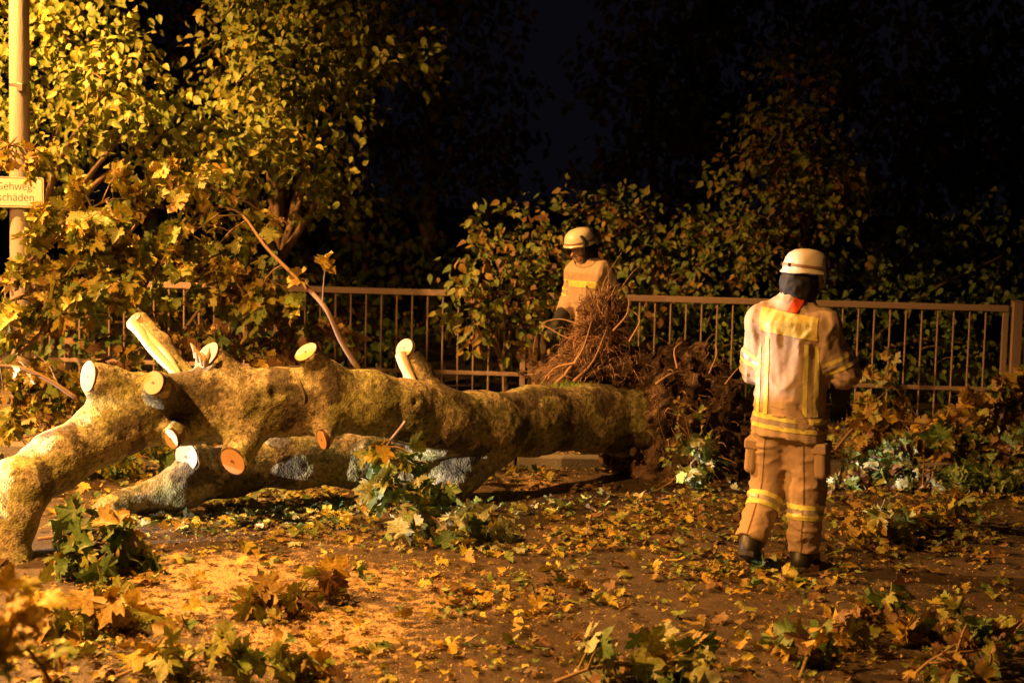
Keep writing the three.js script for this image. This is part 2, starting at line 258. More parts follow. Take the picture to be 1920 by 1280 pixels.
{
  const t = thing('fire_engine', 'red fire engine with lit headlights parked on the road, left of the picture', 'fire engine', V(-8.9, 0, -7.92)), red = std([.45, .02, .015], .35), white = std([.75, .74, .7], .4), glass = std([.02, .025, .03], .1);
  part(t, 'cab', new RoundedBoxGeometry(1.9, 2.1, 2.4, 4, .12).translate(-1.12, 1.75, 0), red); part(t, 'body', new RoundedBoxGeometry(4.6, 2.3, 2.4, 3, .06).translate(-4.4, 1.85, 0), red);
  part(t, 'windscreen', new RoundedBoxGeometry(.06, .85, 2.05, 2, .025).translate(-.16, 2.15, 0), glass); part(t, 'bumper', new RoundedBoxGeometry(.5, .42, 2.42, 3, .06).translate(-.29, .62, 0), white); part(t, 'grille', new RoundedBoxGeometry(.05, .4, 1.2, 2, .01).translate(-.16, 1.25, 0), M.black);
  for (const x of [-1.15, -5.2]) for (const z of [-1, 1]) { const w = part(t, 'wheel', new THREE.TorusGeometry(.36, .13, 14, 32).translate(x, .49, z * 1.02), M.black); part(w, 'rim', new THREE.CylinderGeometry(.3, .3, .2, 24).rotateX(Math.PI / 2).translate(x, .49, z * 1.02), M.steel); }
  part(t, 'headlight', new THREE.CylinderGeometry(.1, .1, .06, 24).rotateZ(Math.PI / 2).translate(-.03, .46, -1.17), M.steel);
  for (const B of BEAMS.slice(1)) {
    const p = V(...B.at).sub(t.position), d = V(...B.to).sub(V(...B.at)).normalize(), h = part(t, 'headlight', new THREE.CylinderGeometry(.1, .1, .06, 24).rotateZ(Math.PI / 2).translate(p.x - .03, p.y, p.z), M.steel);
    part(h, 'lamp_lens', new THREE.CylinderGeometry(.085, .085, .012, 24).rotateZ(Math.PI / 2).translate(p.x + .006, p.y, p.z), new THREE.MeshStandardMaterial({ color: 0x888888, emissive: WHITE, emissiveIntensity: 6 }));
    const s = new THREE.SpotLight(WHITE, B.power, 0, B.angle, B.soft, 2); s.position.copy(p).addScaledVector(d, .06); s.target.position.copy(s.position).add(d); s.castShadow = true; s.shadow.radius = 3; t.add(s, s.target);
  }
}

{
  const B = BEAMS[0], t = thing('flood_light', 'white flood light on a low tripod behind the fallen tree, left of the picture', 'flood light', V(B.at[0], 0, B.at[2])), h = B.at[1];
  for (let k = 0; k < 3; k++) { const a = k * 2.094 + .5; part(t, 'leg', tube([V(0, h - .14, 0), V(Math.cos(a) * .3, .01, Math.sin(a) * .3)], [.014, .014], 6), M.steel); }
  part(t, 'pole', new THREE.CylinderGeometry(.018, .018, .2, 10).translate(0, h - .14, 0), M.steel);
  const d = V(...B.to).sub(V(...B.at)).normalize(), head = part(t, 'lamp_housing', new THREE.CylinderGeometry(.13, .13, .1, 20).rotateX(Math.PI / 2), M.black); head.quaternion.setFromUnitVectors(V(0, 0, -1), d); head.position.set(0, h, 0).addScaledVector(d, -.06);
  part(head, 'lamp_glass', new THREE.CylinderGeometry(.11, .11, .01, 20).rotateX(Math.PI / 2).translate(0, 0, -.056), new THREE.MeshStandardMaterial({ color: 0x888888, emissive: WHITE, emissiveIntensity: 6 }));
  const s = new THREE.SpotLight(WHITE, B.power, 0, B.angle, B.soft, 2); s.position.set(0, h, 0).addScaledVector(d, .03); s.target.position.copy(s.position).add(d); s.castShadow = true; s.shadow.radius = 3; t.add(s, s.target);
}

// ---------------------------------------------------------------- the pole with its sign
{
  const b = P(40, 640, 12.5); b.y = .1;
  const t = thing('concrete_pole', 'tall round concrete pole behind the leafy branches at the left edge', 'pole', b);
  part(t, 'shaft', tube([V(-.01, -.1, 0), V(-.003, 3, 0), V(.01, 7, 0)], [.082, .077, .066], 28), M.concrete);
  const band = P(42, 160, 12.5).y - .1, ring = part(t, 'clamp_band', new THREE.CylinderGeometry(.081, .081, .022, 28, 1, true).translate(0, band, 0), M.steel);
  part(ring, 'buckle', new RoundedBoxGeometry(.045, .06, .03, 2, .006).translate(.03, band - .02, .09), M.steel);
  const c = P(37, 360, 12.5), s = thing('pavement_sign', 'white rectangular sign reading Gehwegschäden fixed to the pole', 'sign', V(c.x, c.y, c.z + .1));
  const cv = document.createElement('canvas'); cv.width = 512; cv.height = 286; const x = cv.getContext('2d'); x.fillStyle = '#cfc6b6'; x.fillRect(0, 0, 512, 286); x.strokeStyle = '#141414'; x.lineWidth = 7; x.beginPath(); x.roundRect(12, 12, 488, 262, 26); x.stroke(); x.fillStyle = '#151515'; x.font = '92px sans-serif'; x.textAlign = 'center'; x.fillText('Gehweg-', 256, 122); x.fillText('schäden', 256, 226);
  const tx = new THREE.CanvasTexture(cv); tx.colorSpace = THREE.SRGBColorSpace;
  const sh = new THREE.Shape(), w = .21, h = .117, r = .022; sh.moveTo(-w + r, -h); sh.lineTo(w - r, -h); sh.quadraticCurveTo(w, -h, w, -h + r); sh.lineTo(w, h - r); sh.quadraticCurveTo(w, h, w - r, h); sh.lineTo(-w + r, h); sh.quadraticCurveTo(-w, h, -w, h - r); sh.lineTo(-w, -h + r); sh.quadraticCurveTo(-w, -h, -w + r, -h);
  const pl = part(s, 'plate', new THREE.ExtrudeGeometry(sh, { depth: .004, bevelEnabled: false }), std([.4, .4, .4], .5));
  const fg = new THREE.ShapeGeometry(sh), p = fg.attributes.position, uv = fg.attributes.uv; for (let i = 0; i < p.count; i++) uv.setXY(i, p.getX(i) / w / 2 + .5, p.getY(i) / h / 2 + .5); fg.translate(0, 0, .0065);
  part(s, 'sign_face', fg, new THREE.MeshStandardMaterial({ map: tx, roughness: .45 }));
  part(s, 'bracket', new THREE.BoxGeometry(.03, .16, .03).translate(0, 0, -.018), M.steel);
  s.rotation.y = .06;
}

// ---------------------------------------------------------------- fence
{
  const yaw = -.075, dz = (x) => -FENCE_D + (x - .5) * .08;           // the left end stands a little farther away
  const top = 1.19, low = .45, at = (px) => { const r = P(px, 640, FENCE_D); return r.x; };
  function panel(x0, x1, label) {
    const o = thing('metal_railing', label, 'fence', V(x0, 0, dz(x0)), 'metal railing panels behind the fallen tree'), L = Math.hypot(x1 - x0, dz(x1) - dz(x0)); o.rotation.y = Math.atan2(-(dz(x1) - dz(x0)), x1 - x0);
    part(o, 'top_rail', new RoundedBoxGeometry(L - .01, .055, .04, 2, .006).translate(L / 2, top - .027, 0), M.fence);
    part(o, 'lower_rail', new RoundedBoxGeometry(L - .11, .036, .03, 2, .005).translate(L / 2, low, 0), M.fence);
    for (const x of [.03, L - .03]) part(o, 'end_upright', new RoundedBoxGeometry(.05, top - .06, .036, 2, .005).translate(x, (top - .055) / 2 - .003, 0), M.fence);
    const n = Math.round((L - .12) / .139), bar = new THREE.CylinderGeometry(.0088, .0088, 1, 8); const up = bar.clone().scale(1, top - .055 - low - .018, 1).translate(0, (top - .055 + low + .018) / 2, 0), dn = bar.clone().scale(1, low - .02, 1).translate(0, (low - .018) / 2 - .003, 0), g = mergeGeometries([up, dn]);
    const one = bar.clone().scale(1, top - .062, 1).translate(0, (top - .062) / 2, .0);
    for (let k = 1; k < n; k++) { const b = part(o, 'bar', one, M.fence); b.position.x = .06 + (L - .12) * k / n; }
  }
  const xA = at(1000), xB = at(1884);
  panel(xA + .06, xB - .065, 'long railing panel between the two posts, behind the firefighter in front');
  panel(at(-60), xA - .06, 'dim railing panel left of the root plate, behind the sawn stubs');
  panel(xB + .065, xB + 2.4, 'railing panel beyond the thick post at the right edge');
  for (const [x, l] of [[xA, 'dark fence post just left of the root plate'], [xB, 'thick square fence post at the right edge of the picture']]) { const p = thing('fence_post', l, 'fence post', V(x, 0, dz(x)), 'fence posts'); part(p, 'shaft', new RoundedBoxGeometry(.088, 1.22, .088, 2, .008).translate(0, .61, 0), M.fence); part(p, 'cap', new RoundedBoxGeometry(.094, .012, .094, 1, .004).translate(0, 1.227, 0), M.fence); }
}

// ---------------------------------------------------------------- the fallen tree
const px2m = (d) => d / FOCAL;
const TREE_BASE = G(1180, 905);
{
  const t = thing('fallen_tree', 'big uprooted maple trunk with sawn limbs lying across the road', 'tree', V(TREE_BASE.x, 0, TREE_BASE.z)), off = t.position.clone();
  const J = (px, py, d, w) => ({ p: P(px, py, d), r: w * px2m(d) * .93 });   // w: half width in photograph pixels
  const chain = (...a) => a.slice(1).map((b, i) => [a[i].p, b.p, a[i].r, b.r]);
  const main = chain(J(1290, 800, 12.15, 84), J(1190, 790, 11.9, 72), J(1100, 783, 11.6, 64), J(1000, 788, 11.2, 64), J(900, 806, 10.78, 72), J(820, 790, 10.45, 66), J(760, 770, 10.25, 57), J(690, 756, 10.08, 57), J(600, 750, 9.96, 61), J(520, 755, 9.9, 61), J(440, 758, 9.8, 68), J(350, 764, 9.7, 66), J(270, 772, 9.6, 64), J(200, 806, 9.42, 57), J(100, 868, 9.12, 53), J(20, 922, 8.9, 52), J(-120, 1010, 8.6, 46));
  const leg = chain(J(40, 915, 8.88, 48), J(14, 985, 8.8, 47), J(12, 1080, 8.7, 44), J(14, 1150, 8.65, 40));
  const lower = chain(J(900, 812, 10.82, 66), J(852, 868, 10.76, 56), J(770, 868, 10.65, 52), J(670, 861, 10.5, 53), J(550, 862, 10.34, 52), J(440, 880, 10.2, 46), J(340, 911, 10.02, 39), J(200, 957, 9.8, 29));
  const knee = chain(J(870, 850, 10.75, 52), J(846, 905, 10.62, 34), J(842, 948, 10.56, 15));
  // stubs: base, sawn end (photograph points with distances), half widths
  const stubs = [
    { b: J(262, 748, 9.57, 52), e: J(166, 706, 9.36, 34), n: V(-.74, .16, .62), cut: 'cut', l: 'large pale sawn face at the left end' },
    { b: J(325, 752, 9.66, 36), e: J(288, 718, 9.2, 25.5), n: V(-.38, .28, .88), cut: 'cut' },
    { b: J(345, 790, 9.7, 28), e: J(322, 822, 9.22, 22), n: V(-.62, -.22, .72), cut: 'cut' },
    { b: J(470, 798, 9.76, 40), e: J(437, 864, 9.42, 31), n: V(-.42, -.34, .84), cut: 'cut', l: 'round orange sawn face under the trunk' },
    { b: J(625, 722, 9.98, 34), e: J(574, 661, 9.8, 26), n: V(-.45, .72, .52), cut: 'cut' },
    { b: J(616, 790, 9.94, 20), e: J(605, 824, 9.66, 21), n: V(-.82, -.2, .55), cut: 'cut' },
    { b: J(425, 720, 9.79, 48), e: J(388, 668, 9.76, 34), n: V(-.62, .58, .53), cut: 'cut', l: 'sawn face of the torn stub on top' },
    { b: J(430, 880, 10.2, 36), e: J(350, 856, 9.95, 31), n: V(-.5, -.03, .86), cut: 'cutPale', l: 'pinkish sawn face with a dark rotten core' },
  ];
  const bones = [...main, ...leg, ...lower, ...knee], stubBones = stubs.map((s) => [s.b.p, s.e.p, s.b.r, s.e.r]);
  const posts = [chain(J(352, 712, 10.0, 24), J(300, 650, 10.1, 20), J(262, 602, 10.2, 17)), chain(J(813, 750, 10.5, 32), J(785, 705, 10.54, 26), J(768, 664, 10.58, 23))];
  for (const c of posts) stubBones.push(...c);
  const knots = [J(516, 737, 9.67, 20), J(775, 755, 10.06, 15)];
  const lo = V(1e9, 1e9, 1e9), hi = V(-1e9, -1e9, -1e9); for (const [a, b, r] of [...bones, ...stubBones]) for (const q of [a, b]) { lo.min(q.clone().subScalar(r + .1)); hi.max(q.clone().addScalar(r + .1)); }
  const cuts = stubs.map((s) => { s.n.normalize(); return s; });
  const f = (x, y, z) => {
    let d = 9; for (const [a, b, r1, r2] of bones) { const c = cone(x, y, z, a, b, r1, r2); if (c < d + .16) d = smin(d, c, .12); }
    for (let i = 0; i < stubBones.length; i++) {
      const [a, b, r1, r2] = stubBones[i]; let c = cone(x, y, z, a, b, r1, r2);
      if (c > d + .12 && c > .2) continue;
      if (i < cuts.length) { const s = cuts[i], e = s.e.p; c = Math.max(c, (x - e.x) * s.n.x + (y - e.y) * s.n.y + (z - e.z) * s.n.z); }
      d = smin(d, c, .07);
    }
    for (const k of knots) { const q = Math.hypot(x - k.p.x, y - k.p.y, z - k.p.z); d -= .05 * Math.exp(-((q / (k.r * 1.5)) ** 2)) - .06 * Math.exp(-((q / (k.r * .65)) ** 2)); }
    if (Math.abs(d) < .1) d += .010 * n3(x * 2.6, y * 2.6, z * 2.6) + .005 * n3b(x * 9, y * 9, z * 9) + .003 * n3(x * 28, y * 28, z * 28);
    return d;
  };
  let g = surface(f, lo, hi, .0145);
  paint(g, (x, y, z) => {
    const a = n3(x * 2.2, y * 2.2, z * 2.2), b = n3b(x * 7, y * 7, z * 7), c = n3(x * 22 + 9, y * 22, z * 22), m = smooth(-.25, .35, a + .35 * b);
    let col = [lerp(.50, .38, m), lerp(.43, .38, m), lerp(.25, .15, m)];
    const k = 1 + .2 * c + .1 * b; col = col.map((q) => q * k);
    if (n3b(x * 5 + 40, y * 5, z * 5) + .4 * c > .62) col = [.56, .52, .33];
    let dark = smooth(.28, .42, n3(x * 2.6 + 70, y * 2.6, z * 2.6) + .3 * b + .2 * c);
    return [lerp(col[0], .11, dark * .92), lerp(col[1], .088, dark * .92), lerp(col[2], .05, dark * .92)];
  });
  g.translate(-off.x, -off.y, -off.z);
  part(t, 'trunk', boxUV(g, .7), M.bark);
  for (const s of stubs) {
    const r = s.e.r * .95, pts = []; for (let k = 0; k <= 40; k++) { const a = k / 40 * 6.28318; const rr = r * (1 + .03 * Math.sin(a * 2 + s.e.p.x * 9) + .02 * Math.sin(a * 5 + s.e.p.y * 20)); pts.push(new THREE.Vector2(Math.cos(a) * rr, Math.sin(a) * rr)); }
    const eg = new THREE.ExtrudeGeometry(new THREE.Shape(pts), { depth: .018, bevelEnabled: true, bevelSize: .003, bevelThickness: .003, bevelSegments: 1 }); const q = eg.attributes.position, uv = eg.attributes.uv; for (let i = 0; i < q.count; i++) uv.setXY(i, q.getX(i) / r / 2.1 + .5, q.getY(i) / r / 2.1 + .5);
    const o = part(t, 'sawn_face', eg, M[s.cut], s.l); o.quaternion.setFromUnitVectors(V(0, 0, 1), s.n); o.position.copy(s.e.p).sub(off).addScaledVector(s.n, -.012);
  }
  // torn wood on the two broken limbs, and splinters
  const wob = (p, k) => p.clone().add(V(k * n2(p.x * 9, p.y * 9), k * n2b(p.y * 9, p.x * 7), 0));
  function tear(list, label) { const pts = list.map(([a, b, d]) => P(a, b, d).sub(off)), rad = list.map(([, , d, w]) => w * px2m(d)); part(t, 'torn_wood', tube(pts, rad, 9, 18), M.wood, label); }
  tear([[246, 606, 10.13, 11], [262, 622, 10.08, 11], [285, 655, 10.01, 9], [310, 682, 9.93, 8], [334, 706, 9.85, 5]], 'long strip of torn pale wood on the broken limb');
  tear([[262, 612, 10.12, 8], [290, 642, 10.03, 7], [315, 668, 9.95, 6], [336, 700, 9.87, 4]]);
  tear([[752, 664, 10.53, 12], [759, 684, 10.48, 12], [769, 706, 10.42, 10], [781, 727, 10.32, 6]], 'strip of torn white wood below the upright stub');
  for (const [a, b, d, w, n] of [[252, 601, 10.17, 17, V(-.55, .72, .4)], [760, 654, 10.55, 20, V(-.55, .45, .7)]]) { const eg = new THREE.CylinderGeometry(w * px2m(d), w * px2m(d) * 1.02, .03, 24).rotateX(Math.PI / 2); const o = part(t, 'sawn_face', eg, M.cutPale, a < 500 ? 'sawn tip of the tall broken limb' : 'sawn tip of the upright stub'); o.quaternion.setFromUnitVectors(V(0, 0, 1), n.normalize()); o.position.copy(P(a, b, d)).sub(off); }
  const spl = [[362, 648, 372, 676], [368, 655, 380, 682], [357, 643, 368, 668], [392, 652, 385, 680], [378, 660, 384, 684]];
  for (const [a, b, c, d] of spl) part(t, 'splinter', tube([P(a, b, 9.6).sub(off), P((a + c) / 2 + 2, (b + d) / 2, 9.6).sub(off), P(c, d, 9.64).sub(off)], [.004, .016, .022], 6), M.wood);
  part(t, 'bark_crack', tube([[550, 690], [560, 720], [570, 745], [565, 775], [557, 800]].map(([a, b]) => wob(P(a, b, 9.72 + .1 * ((b - 745) / 55) ** 2).sub(off), .004)), [.003, .005, .005, .003], 5), M.darkTwig);

  // root plate
  const c1 = P(1235, 765, 11.95), c2 = P(1120, 700, 11.95), c3 = P(1122, 622, 11.9), c4 = P(1340, 760, 12.0), c5 = P(1060, 712, 11.85), c6 = P(1270, 850, 11.9), c7 = P(1290, 690, 11.95);
  const rf = (x, y, z) => { let d = ball(x, y, z, c1, .46, .38, .34); d = smin(d, ball(x, y, z, c2, .36, .20, .3), .14); d = smin(d, ball(x, y, z, c3, .15, .29, .15), .14); d = smin(d, ball(x, y, z, c4, .2, .3, .26), .12); d = smin(d, ball(x, y, z, c5, .2, .1, .2), .12); d = smin(d, ball(x, y, z, c6, .5, .28, .34), .1); d = smin(d, ball(x, y, z, c7, .2, .18, .2), .1); return Math.abs(d) < .3 ? d + .06 * n3(x * 4.5, y * 4.5, z * 4.5) + .03 * n3b(x * 12, y * 12, z * 12) + .014 * n3(x * 30, y * 30, z * 30) : d; };
  let rg = surface(rf, V(c5.x - .45, -.05, c1.z - .7), V(c4.x + .5, c3.y + .5, c1.z + .75), .018);
  paint(rg, (x, y, z) => { const b = smooth(-.5, .6, n3(x * 6, y * 6, z * 6) + .5 * n3b(x * 20, y * 20, z * 20)), k = 1 + .25 * n3b(x * 40, y * 40, z * 40); return [lerp(.09, .19, b) * k, lerp(.06, .12, b) * k, lerp(.04, .078, b) * k]; });
  rg.translate(-off.x, 0, -off.z);
  const plate = part(t, 'root_plate', boxUV(rg, 2.5), M.rootSoil, 'dark earth and root plate torn out of the ground');
  const r = rngOf(51), fib = [];
  const surf = (o, d) => { const p = o.clone(); for (let k = 0; k < 60; k++) { if (rf(p.x, p.y, p.z) > 0) break; p.addScaledVector(d, .015); } return p; };
  for (let k = 0; k < 1750; k++) {
    const c = k < 1500 ? [c2, c3, c3, c3, c2][k % 5] : [c1, c4, c6, c7][k % 4], d = rv(r); d.z = Math.abs(d.z); if (k % 3) d.y = Math.abs(d.y);
    const p0 = surf(c, d.normalize()), len = (k < 1500 ? .07 : .06) + .16 * r() * r() * r(), e = d.clone().add(V((r() - .5) * 1.4 - (k < 1500 ? .35 : 0), (r() - .5) * 1.2 + (k < 1500 ? -.15 : -.5), (r() - .5) * .8)).normalize();
    if (k % 2) e.set(c3.x - p0.x + (r() - .5) * .5, (k < 1500 ? .5 : -.7) + (r() - .5), (r() - .5)).normalize();
    const m = p0.clone().addScaledVector(d, .02).addScaledVector(e, len * .5), q = p0.clone().addScaledVector(e, len).add(V((r() - .5) * .08, -.06 * r(), (r() - .5) * .08));
    fib.push(tube([p0.sub(off), m.sub(off), q.sub(off)], [.0028 + .0024 * r(), .0022, .0008], 4, 4));
  }
  const groups = [[], [], []]; fib.forEach((x, i) => groups[i % 3].push(x));
  groups.forEach((x, i) => { const o = part(t, 'fine_roots', mergeGeometries(x), [M.root, M.root2, M.root3][i]); o.userData.kind = 'stuff'; });
  const roots = [[[1120, 650], [1060, 632], [1015, 612], [1000, 660], [1004, 672]], [[1090, 610], [1050, 598], [1020, 605], [1010, 618]], [[1130, 600], [1128, 545], [1145, 505], [1168, 470]], [[1140, 590], [1165, 540], [1200, 500], [1215, 520]], [[1100, 620], [1110, 570], [1122, 545]], [[1180, 640], [1200, 600], [1190, 585]], [[1080, 680], [1040, 690], [1012, 722]], [[1330, 700], [1345, 660], [1340, 645]], [[1270, 690], [1265, 655], [1280, 640]], [[1360, 720], [1385, 690], [1400, 685]], [[1230, 720], [1260, 700], [1300, 690]], [[1150, 620], [1175, 590], [1180, 560]], [[1060, 700], [1090, 660], [1110, 600]], [[1075, 715], [1110, 680], [1140, 610]], [[1040, 720], [1070, 690], [1095, 640]]];
  roots.forEach((q, i) => { const w = [5, 6, 3, 3, 6, 6, 7, 6, 7, 5, 10, 7, 9, 10, 8][i]; part(t, 'root', tube(q.map(([a, b], k) => P(a, b, (i < 5 ? 11.75 : 11.55) + .05 * k).sub(off)), [w, w * .8, w * .5, w * .3].map((x) => x * px2m(11.7) * .3), 7), [M.root, M.root2, M.root][i % 3]); });
  // moss tuft on the trunk by the roots
  const moss = []; const mr = rngOf(4); for (let k = 0; k < 170; k++) { const p = P(1062 + (mr() + mr() + mr() - 1.5) * 40, 717 + mr() * 5, 11.25 + mr() * .2).sub(off), d = V((mr() - .5) * .7, 1, (mr() - .5) * .7).normalize(); moss.push(tube([p.clone().addScaledVector(d, -.02), p.clone().addScaledVector(d, .008 + .03 * mr() * mr())], [.002, .0007], 3, 2)); }
  const mo = part(t, 'moss_tuft', mergeGeometries(moss), std([.16, .26, .05], .9)); mo.userData.kind = 'stuff';
}

// ---------------------------------------------------------------- leafy branches
function leafyBranch(name, label, pts, radii, o) {
  const r = rngOf(o.seed), base = pts[0].clone(), t = thing(name, label, 'branch', base, o.group), c = new THREE.CatmullRomCurve3(pts, false, 'centripetal'), list = [];
  part(t, 'stem', tube(pts.map((p) => p.clone().sub(base)), radii, 7), o.dark ? M.darkTwig : M.twig);
  for (let k = 0; k < o.twigs; k++) {
    const u = lerp(o.from ?? .15, 1, (k + r() * .8) / o.twigs), p = c.getPoint(Math.min(1, u)), tan = c.getTangent(Math.min(1, u)), d = tan.clone().multiplyScalar(.6).addScaledVector(rv(r), 1); if (o.up) d.y += o.up; if (o.flat) d.y *= o.flat; d.normalize();
    const L = o.len * (.5 + r()), q = p.clone().addScaledVector(d, L * .5), e = p.clone().addScaledVector(d, L).add(V(0, -L * (o.sag ?? .25), 0)); if (o.minY !== undefined) { q.y = Math.max(q.y, o.minY); e.y = Math.max(e.y, o.minY); }
    part(t, 'twig', tube([p, q, e].map((x) => x.clone().sub(base)), [.0065, .005, .002].map((x) => x * (o.thick ?? 1)), 5, 5), o.dark ? M.darkTwig : M.twig);
    const tc = new THREE.CatmullRomCurve3([p, q, e]);
    for (let m = 0; m < o.leaves; m++) {
      const lp = tc.getPoint(clamp(.25 + .75 * Math.sqrt(r()), 0, 1)).add(rv(r).multiplyScalar(.05)), out = rv(r).multiplyScalar(.8).addScaledVector(d, .5); out.y -= o.hang ?? .6;
      const nrm = rv(r).multiplyScalar(.9).add(V(-.25, .55, .55)), size = o.size * (.6 + .7 * r()); if (o.minY !== undefined) lp.y = Math.max(lp.y, o.minY + .02 + .05 * r());
      list.push({ m: pose(lp.clone().sub(base), out, nrm, size), c: pick(o.pal, r), d: camDist(lp) - size });
    }
  }
  list.sort((a, b) => a.d - b.d); addLeaves(t, list, MAPLE, Math.min(o.single ?? 60, 300), r, 'foliage'); return t;
}
const Q = (d, ...a) => a.map(([x, y, e]) => P(x, y, e ?? d));
{
  const gl = 'leafy maple branches piled behind the trunk', gf = 'leafy maple twigs lying on the road in front', gr = 'leafy branches heaped at the fence on the right';
  leafyBranch('maple_branch', 'bright yellow leafy branch sweeping in front of the sign and pole', Q(11.2, [10, 520], [105, 450], [150, 405], [205, 370]), [.014, .012, .008, .004], { seed: 1, twigs: 15, len: .26, leaves: 16, size: .105, pal: PAL.branch, single: 180, group: gl });
  leafyBranch('maple_branch', 'yellow leafy branch hanging below the sign at the left edge', Q(11.2, [-40, 590], [50, 550], [120, 520], [200, 500]), [.016, .013, .009, .005], { seed: 2, twigs: 14, len: .28, leaves: 16, size: .11, pal: PAL.branch, single: 165, group: gl });
  leafyBranch('maple_branch', 'leafy branch low at the left edge above the bent limb', Q(11.25, [-30, 700], [60, 640], [110, 580], [170, 530]), [.016, .013, .009, .005], { seed: 3, twigs: 16, len: .26, leaves: 16, size: .105, pal: PAL.branch, single: 165, group: gl });
  leafyBranch('maple_branch', 'tangle of dark leaves under the large sawn face at the left', Q(11.25, [-20, 800], [40, 760], [90, 740], [130, 745]), [.014, .012, .009, .005], { seed: 4, twigs: 12, len: .22, leaves: 14, size: .1, pal: [...PAL.branch, 'brown', 'green'], single: 120, group: gl });
  leafyBranch('maple_branch', 'yellow leaf bunch above the tall broken limb', Q(11.4, [230, 640], [270, 540], [320, 470], [410, 400]), [.014, .011, .008, .004], { seed: 5, twigs: 17, len: .27, leaves: 16, size: .105, pal: PAL.branch, single: 180, group: gl });
  leafyBranch('maple_branch', 'leafy branch spreading between the tall broken limb and the bare bough', Q(11.6, [330, 640], [390, 560], [450, 510], [540, 540]), [.014, .011, .008, .004], { seed: 6, twigs: 16, len: .27, leaves: 16, size: .105, pal: [...PAL.branch, 'brown', 'ochre'], single: 150, group: gl });
  leafyBranch('maple_branch', 'brownish leaf heap just behind the torn stub', Q(11.45, [150, 690], [240, 660], [360, 640], [470, 660]), [.015, .012, .009, .005], { seed: 7, twigs: 17, len: .25, leaves: 14, size: .1, pal: ['olive', 'ochre', 'brown', 'green', 'gold', 'brown'], single: 135, group: gl });
  leafyBranch('maple_branch', 'dim leafy branch behind the top stub beside the railing', Q(11.9, [430, 690], [500, 640], [560, 610], [640, 640]), [.013, .01, .008, .004], { seed: 8, twigs: 12, len: .24, leaves: 12, size: .1, pal: ['olive', 'ochre', 'brown', 'green', 'brown'], single: 90, group: gl });
  leafyBranch('maple_branch', 'yellow leaf bunch below the bright trees, at the start of the bare bough', Q(11.5, [240, 440], [295, 375], [360, 345], [440, 370]), [.012, .01, .007, .004], { seed: 15, twigs: 14, len: .22, leaves: 14, size: .1, pal: PAL.branch, single: 120, group: gl });
  leafyBranch('bare_bough', 'long curved bare bough arching down to the top of the trunk', Q(10.9, [672, 692], [640, 640], [612, 580], [565, 530, 11.1], [500, 465, 11.3], [450, 400, 11.5], [410, 385, 11.6]), [.022, .02, .018, .015, .012, .009, .005], { seed: 9, twigs: 7, len: .32, leaves: 3, size: .1, pal: ['ochre', 'gold', 'olive', 'brown'], single: 30, from: .35, group: gl });
  leafyBranch('bare_bough', 'thin bare bough crossing low at the left behind the trunk', Q(10.7, [140, 745], [95, 715], [40, 690], [-30, 684]), [.016, .014, .012, .01], { seed: 10, twigs: 4, len: .25, leaves: 2, size: .1, pal: ['ochre', 'olive'], single: 12, group: gl });
  leafyBranch('maple_branch', 'leaf heap on the ground seen below the bent limb', Q(11.2, [90, 800], [150, 850], [220, 850], [300, 860]), [.012, .01, .008, .004], { seed: 11, twigs: 12, len: .2, leaves: 14, size: .1, pal: PAL.fresh, single: 120, group: gl });
  leafyBranch('maple_branch', 'pale leaves glowing white in the gap under the trunk', Q(11.3, [600, 850], [680, 832], [740, 830], [800, 850]), [.012, .01, .008, .004], { seed: 12, twigs: 9, len: .16, leaves: 12, size: .085, pal: ['pale', 'yellow', 'lime'], single: 75, group: gl });
  leafyBranch('maple_branch', 'bright leaf tuft above the sign at the left edge', Q(11.6, [-60, 330], [-10, 285], [25, 272], [50, 280]), [.01, .008, .006, .003], { seed: 13, twigs: 5, len: .14, leaves: 7, size: .1, pal: PAL.branch, single: 35, group: gl });
  // in front
  leafyBranch('maple_twig', 'yellow and green leaf spray hanging before the dark lower limb', Q(9.62, [760, 790], [720, 850], [740, 920], [800, 985]), [.01, .008, .006, .003], { seed: 20, twigs: 15, len: .2, leaves: 6, size: .12, pal: PAL.fresh, single: 90, group: gf });
  leafyBranch('maple_twig', 'green and whitish leaf spray on the road under the fork', Q(9.45, [720, 930], [790, 960], [860, 990], [930, 985]), [.009, .008, .006, .003], { seed: 21, twigs: 14, len: .2, leaves: 6, size: .11, pal: ['green', 'pale', 'lime', 'yellow', 'pale', 'ochre'], single: 84, minY: .01, group: gf });
  leafyBranch('maple_twig', 'dark leaf clump in the shade beside the standing limb', Q(8.45, [70, 1010], [130, 1005], [190, 1015], [235, 1040]), [.011, .009, .007, .004], { seed: 22, twigs: 16, len: .2, leaves: 6, size: .12, pal: ['green', 'dark', 'green', 'olive', 'ochre'], single: 96, minY: .01, group: gf });
  leafyBranch('maple_twig', 'leafy twig on the sawdust in the lower middle left', [G(430, 1160), G(480, 1125, .1), G(550, 1110, .12), G(650, 1110, .05)], [.009, .008, .006, .003], { seed: 23, twigs: 11, len: .17, leaves: 5, size: .11, pal: ['olive', 'ochre', 'brown', 'gold', 'olive'], single: 70, minY: .01, group: gf });
  leafyBranch('maple_twig', 'olive leafy twig along the bottom edge left of centre', [G(200, 1275), G(300, 1240, .1), G(420, 1240, .14), G(540, 1235, .06)], [.009, .008, .006, .003], { seed: 24, twigs: 13, len: .18, leaves: 5, size: .11, pal: ['olive', 'olive', 'ochre', 'gold', 'lime'], single: 96, minY: .01, group: gf });
  leafyBranch('maple_twig', 'leaves heaped at the foot of the standing limb', [G(70, 1180), G(110, 1150, .1), G(160, 1140, .12), G(210, 1160, .06)], [.009, .008, .006, .003], { seed: 25, twigs: 10, len: .18, leaves: 6, size: .13, pal: ['olive', 'ochre', 'gold'], single: 60, minY: .01, group: gf });
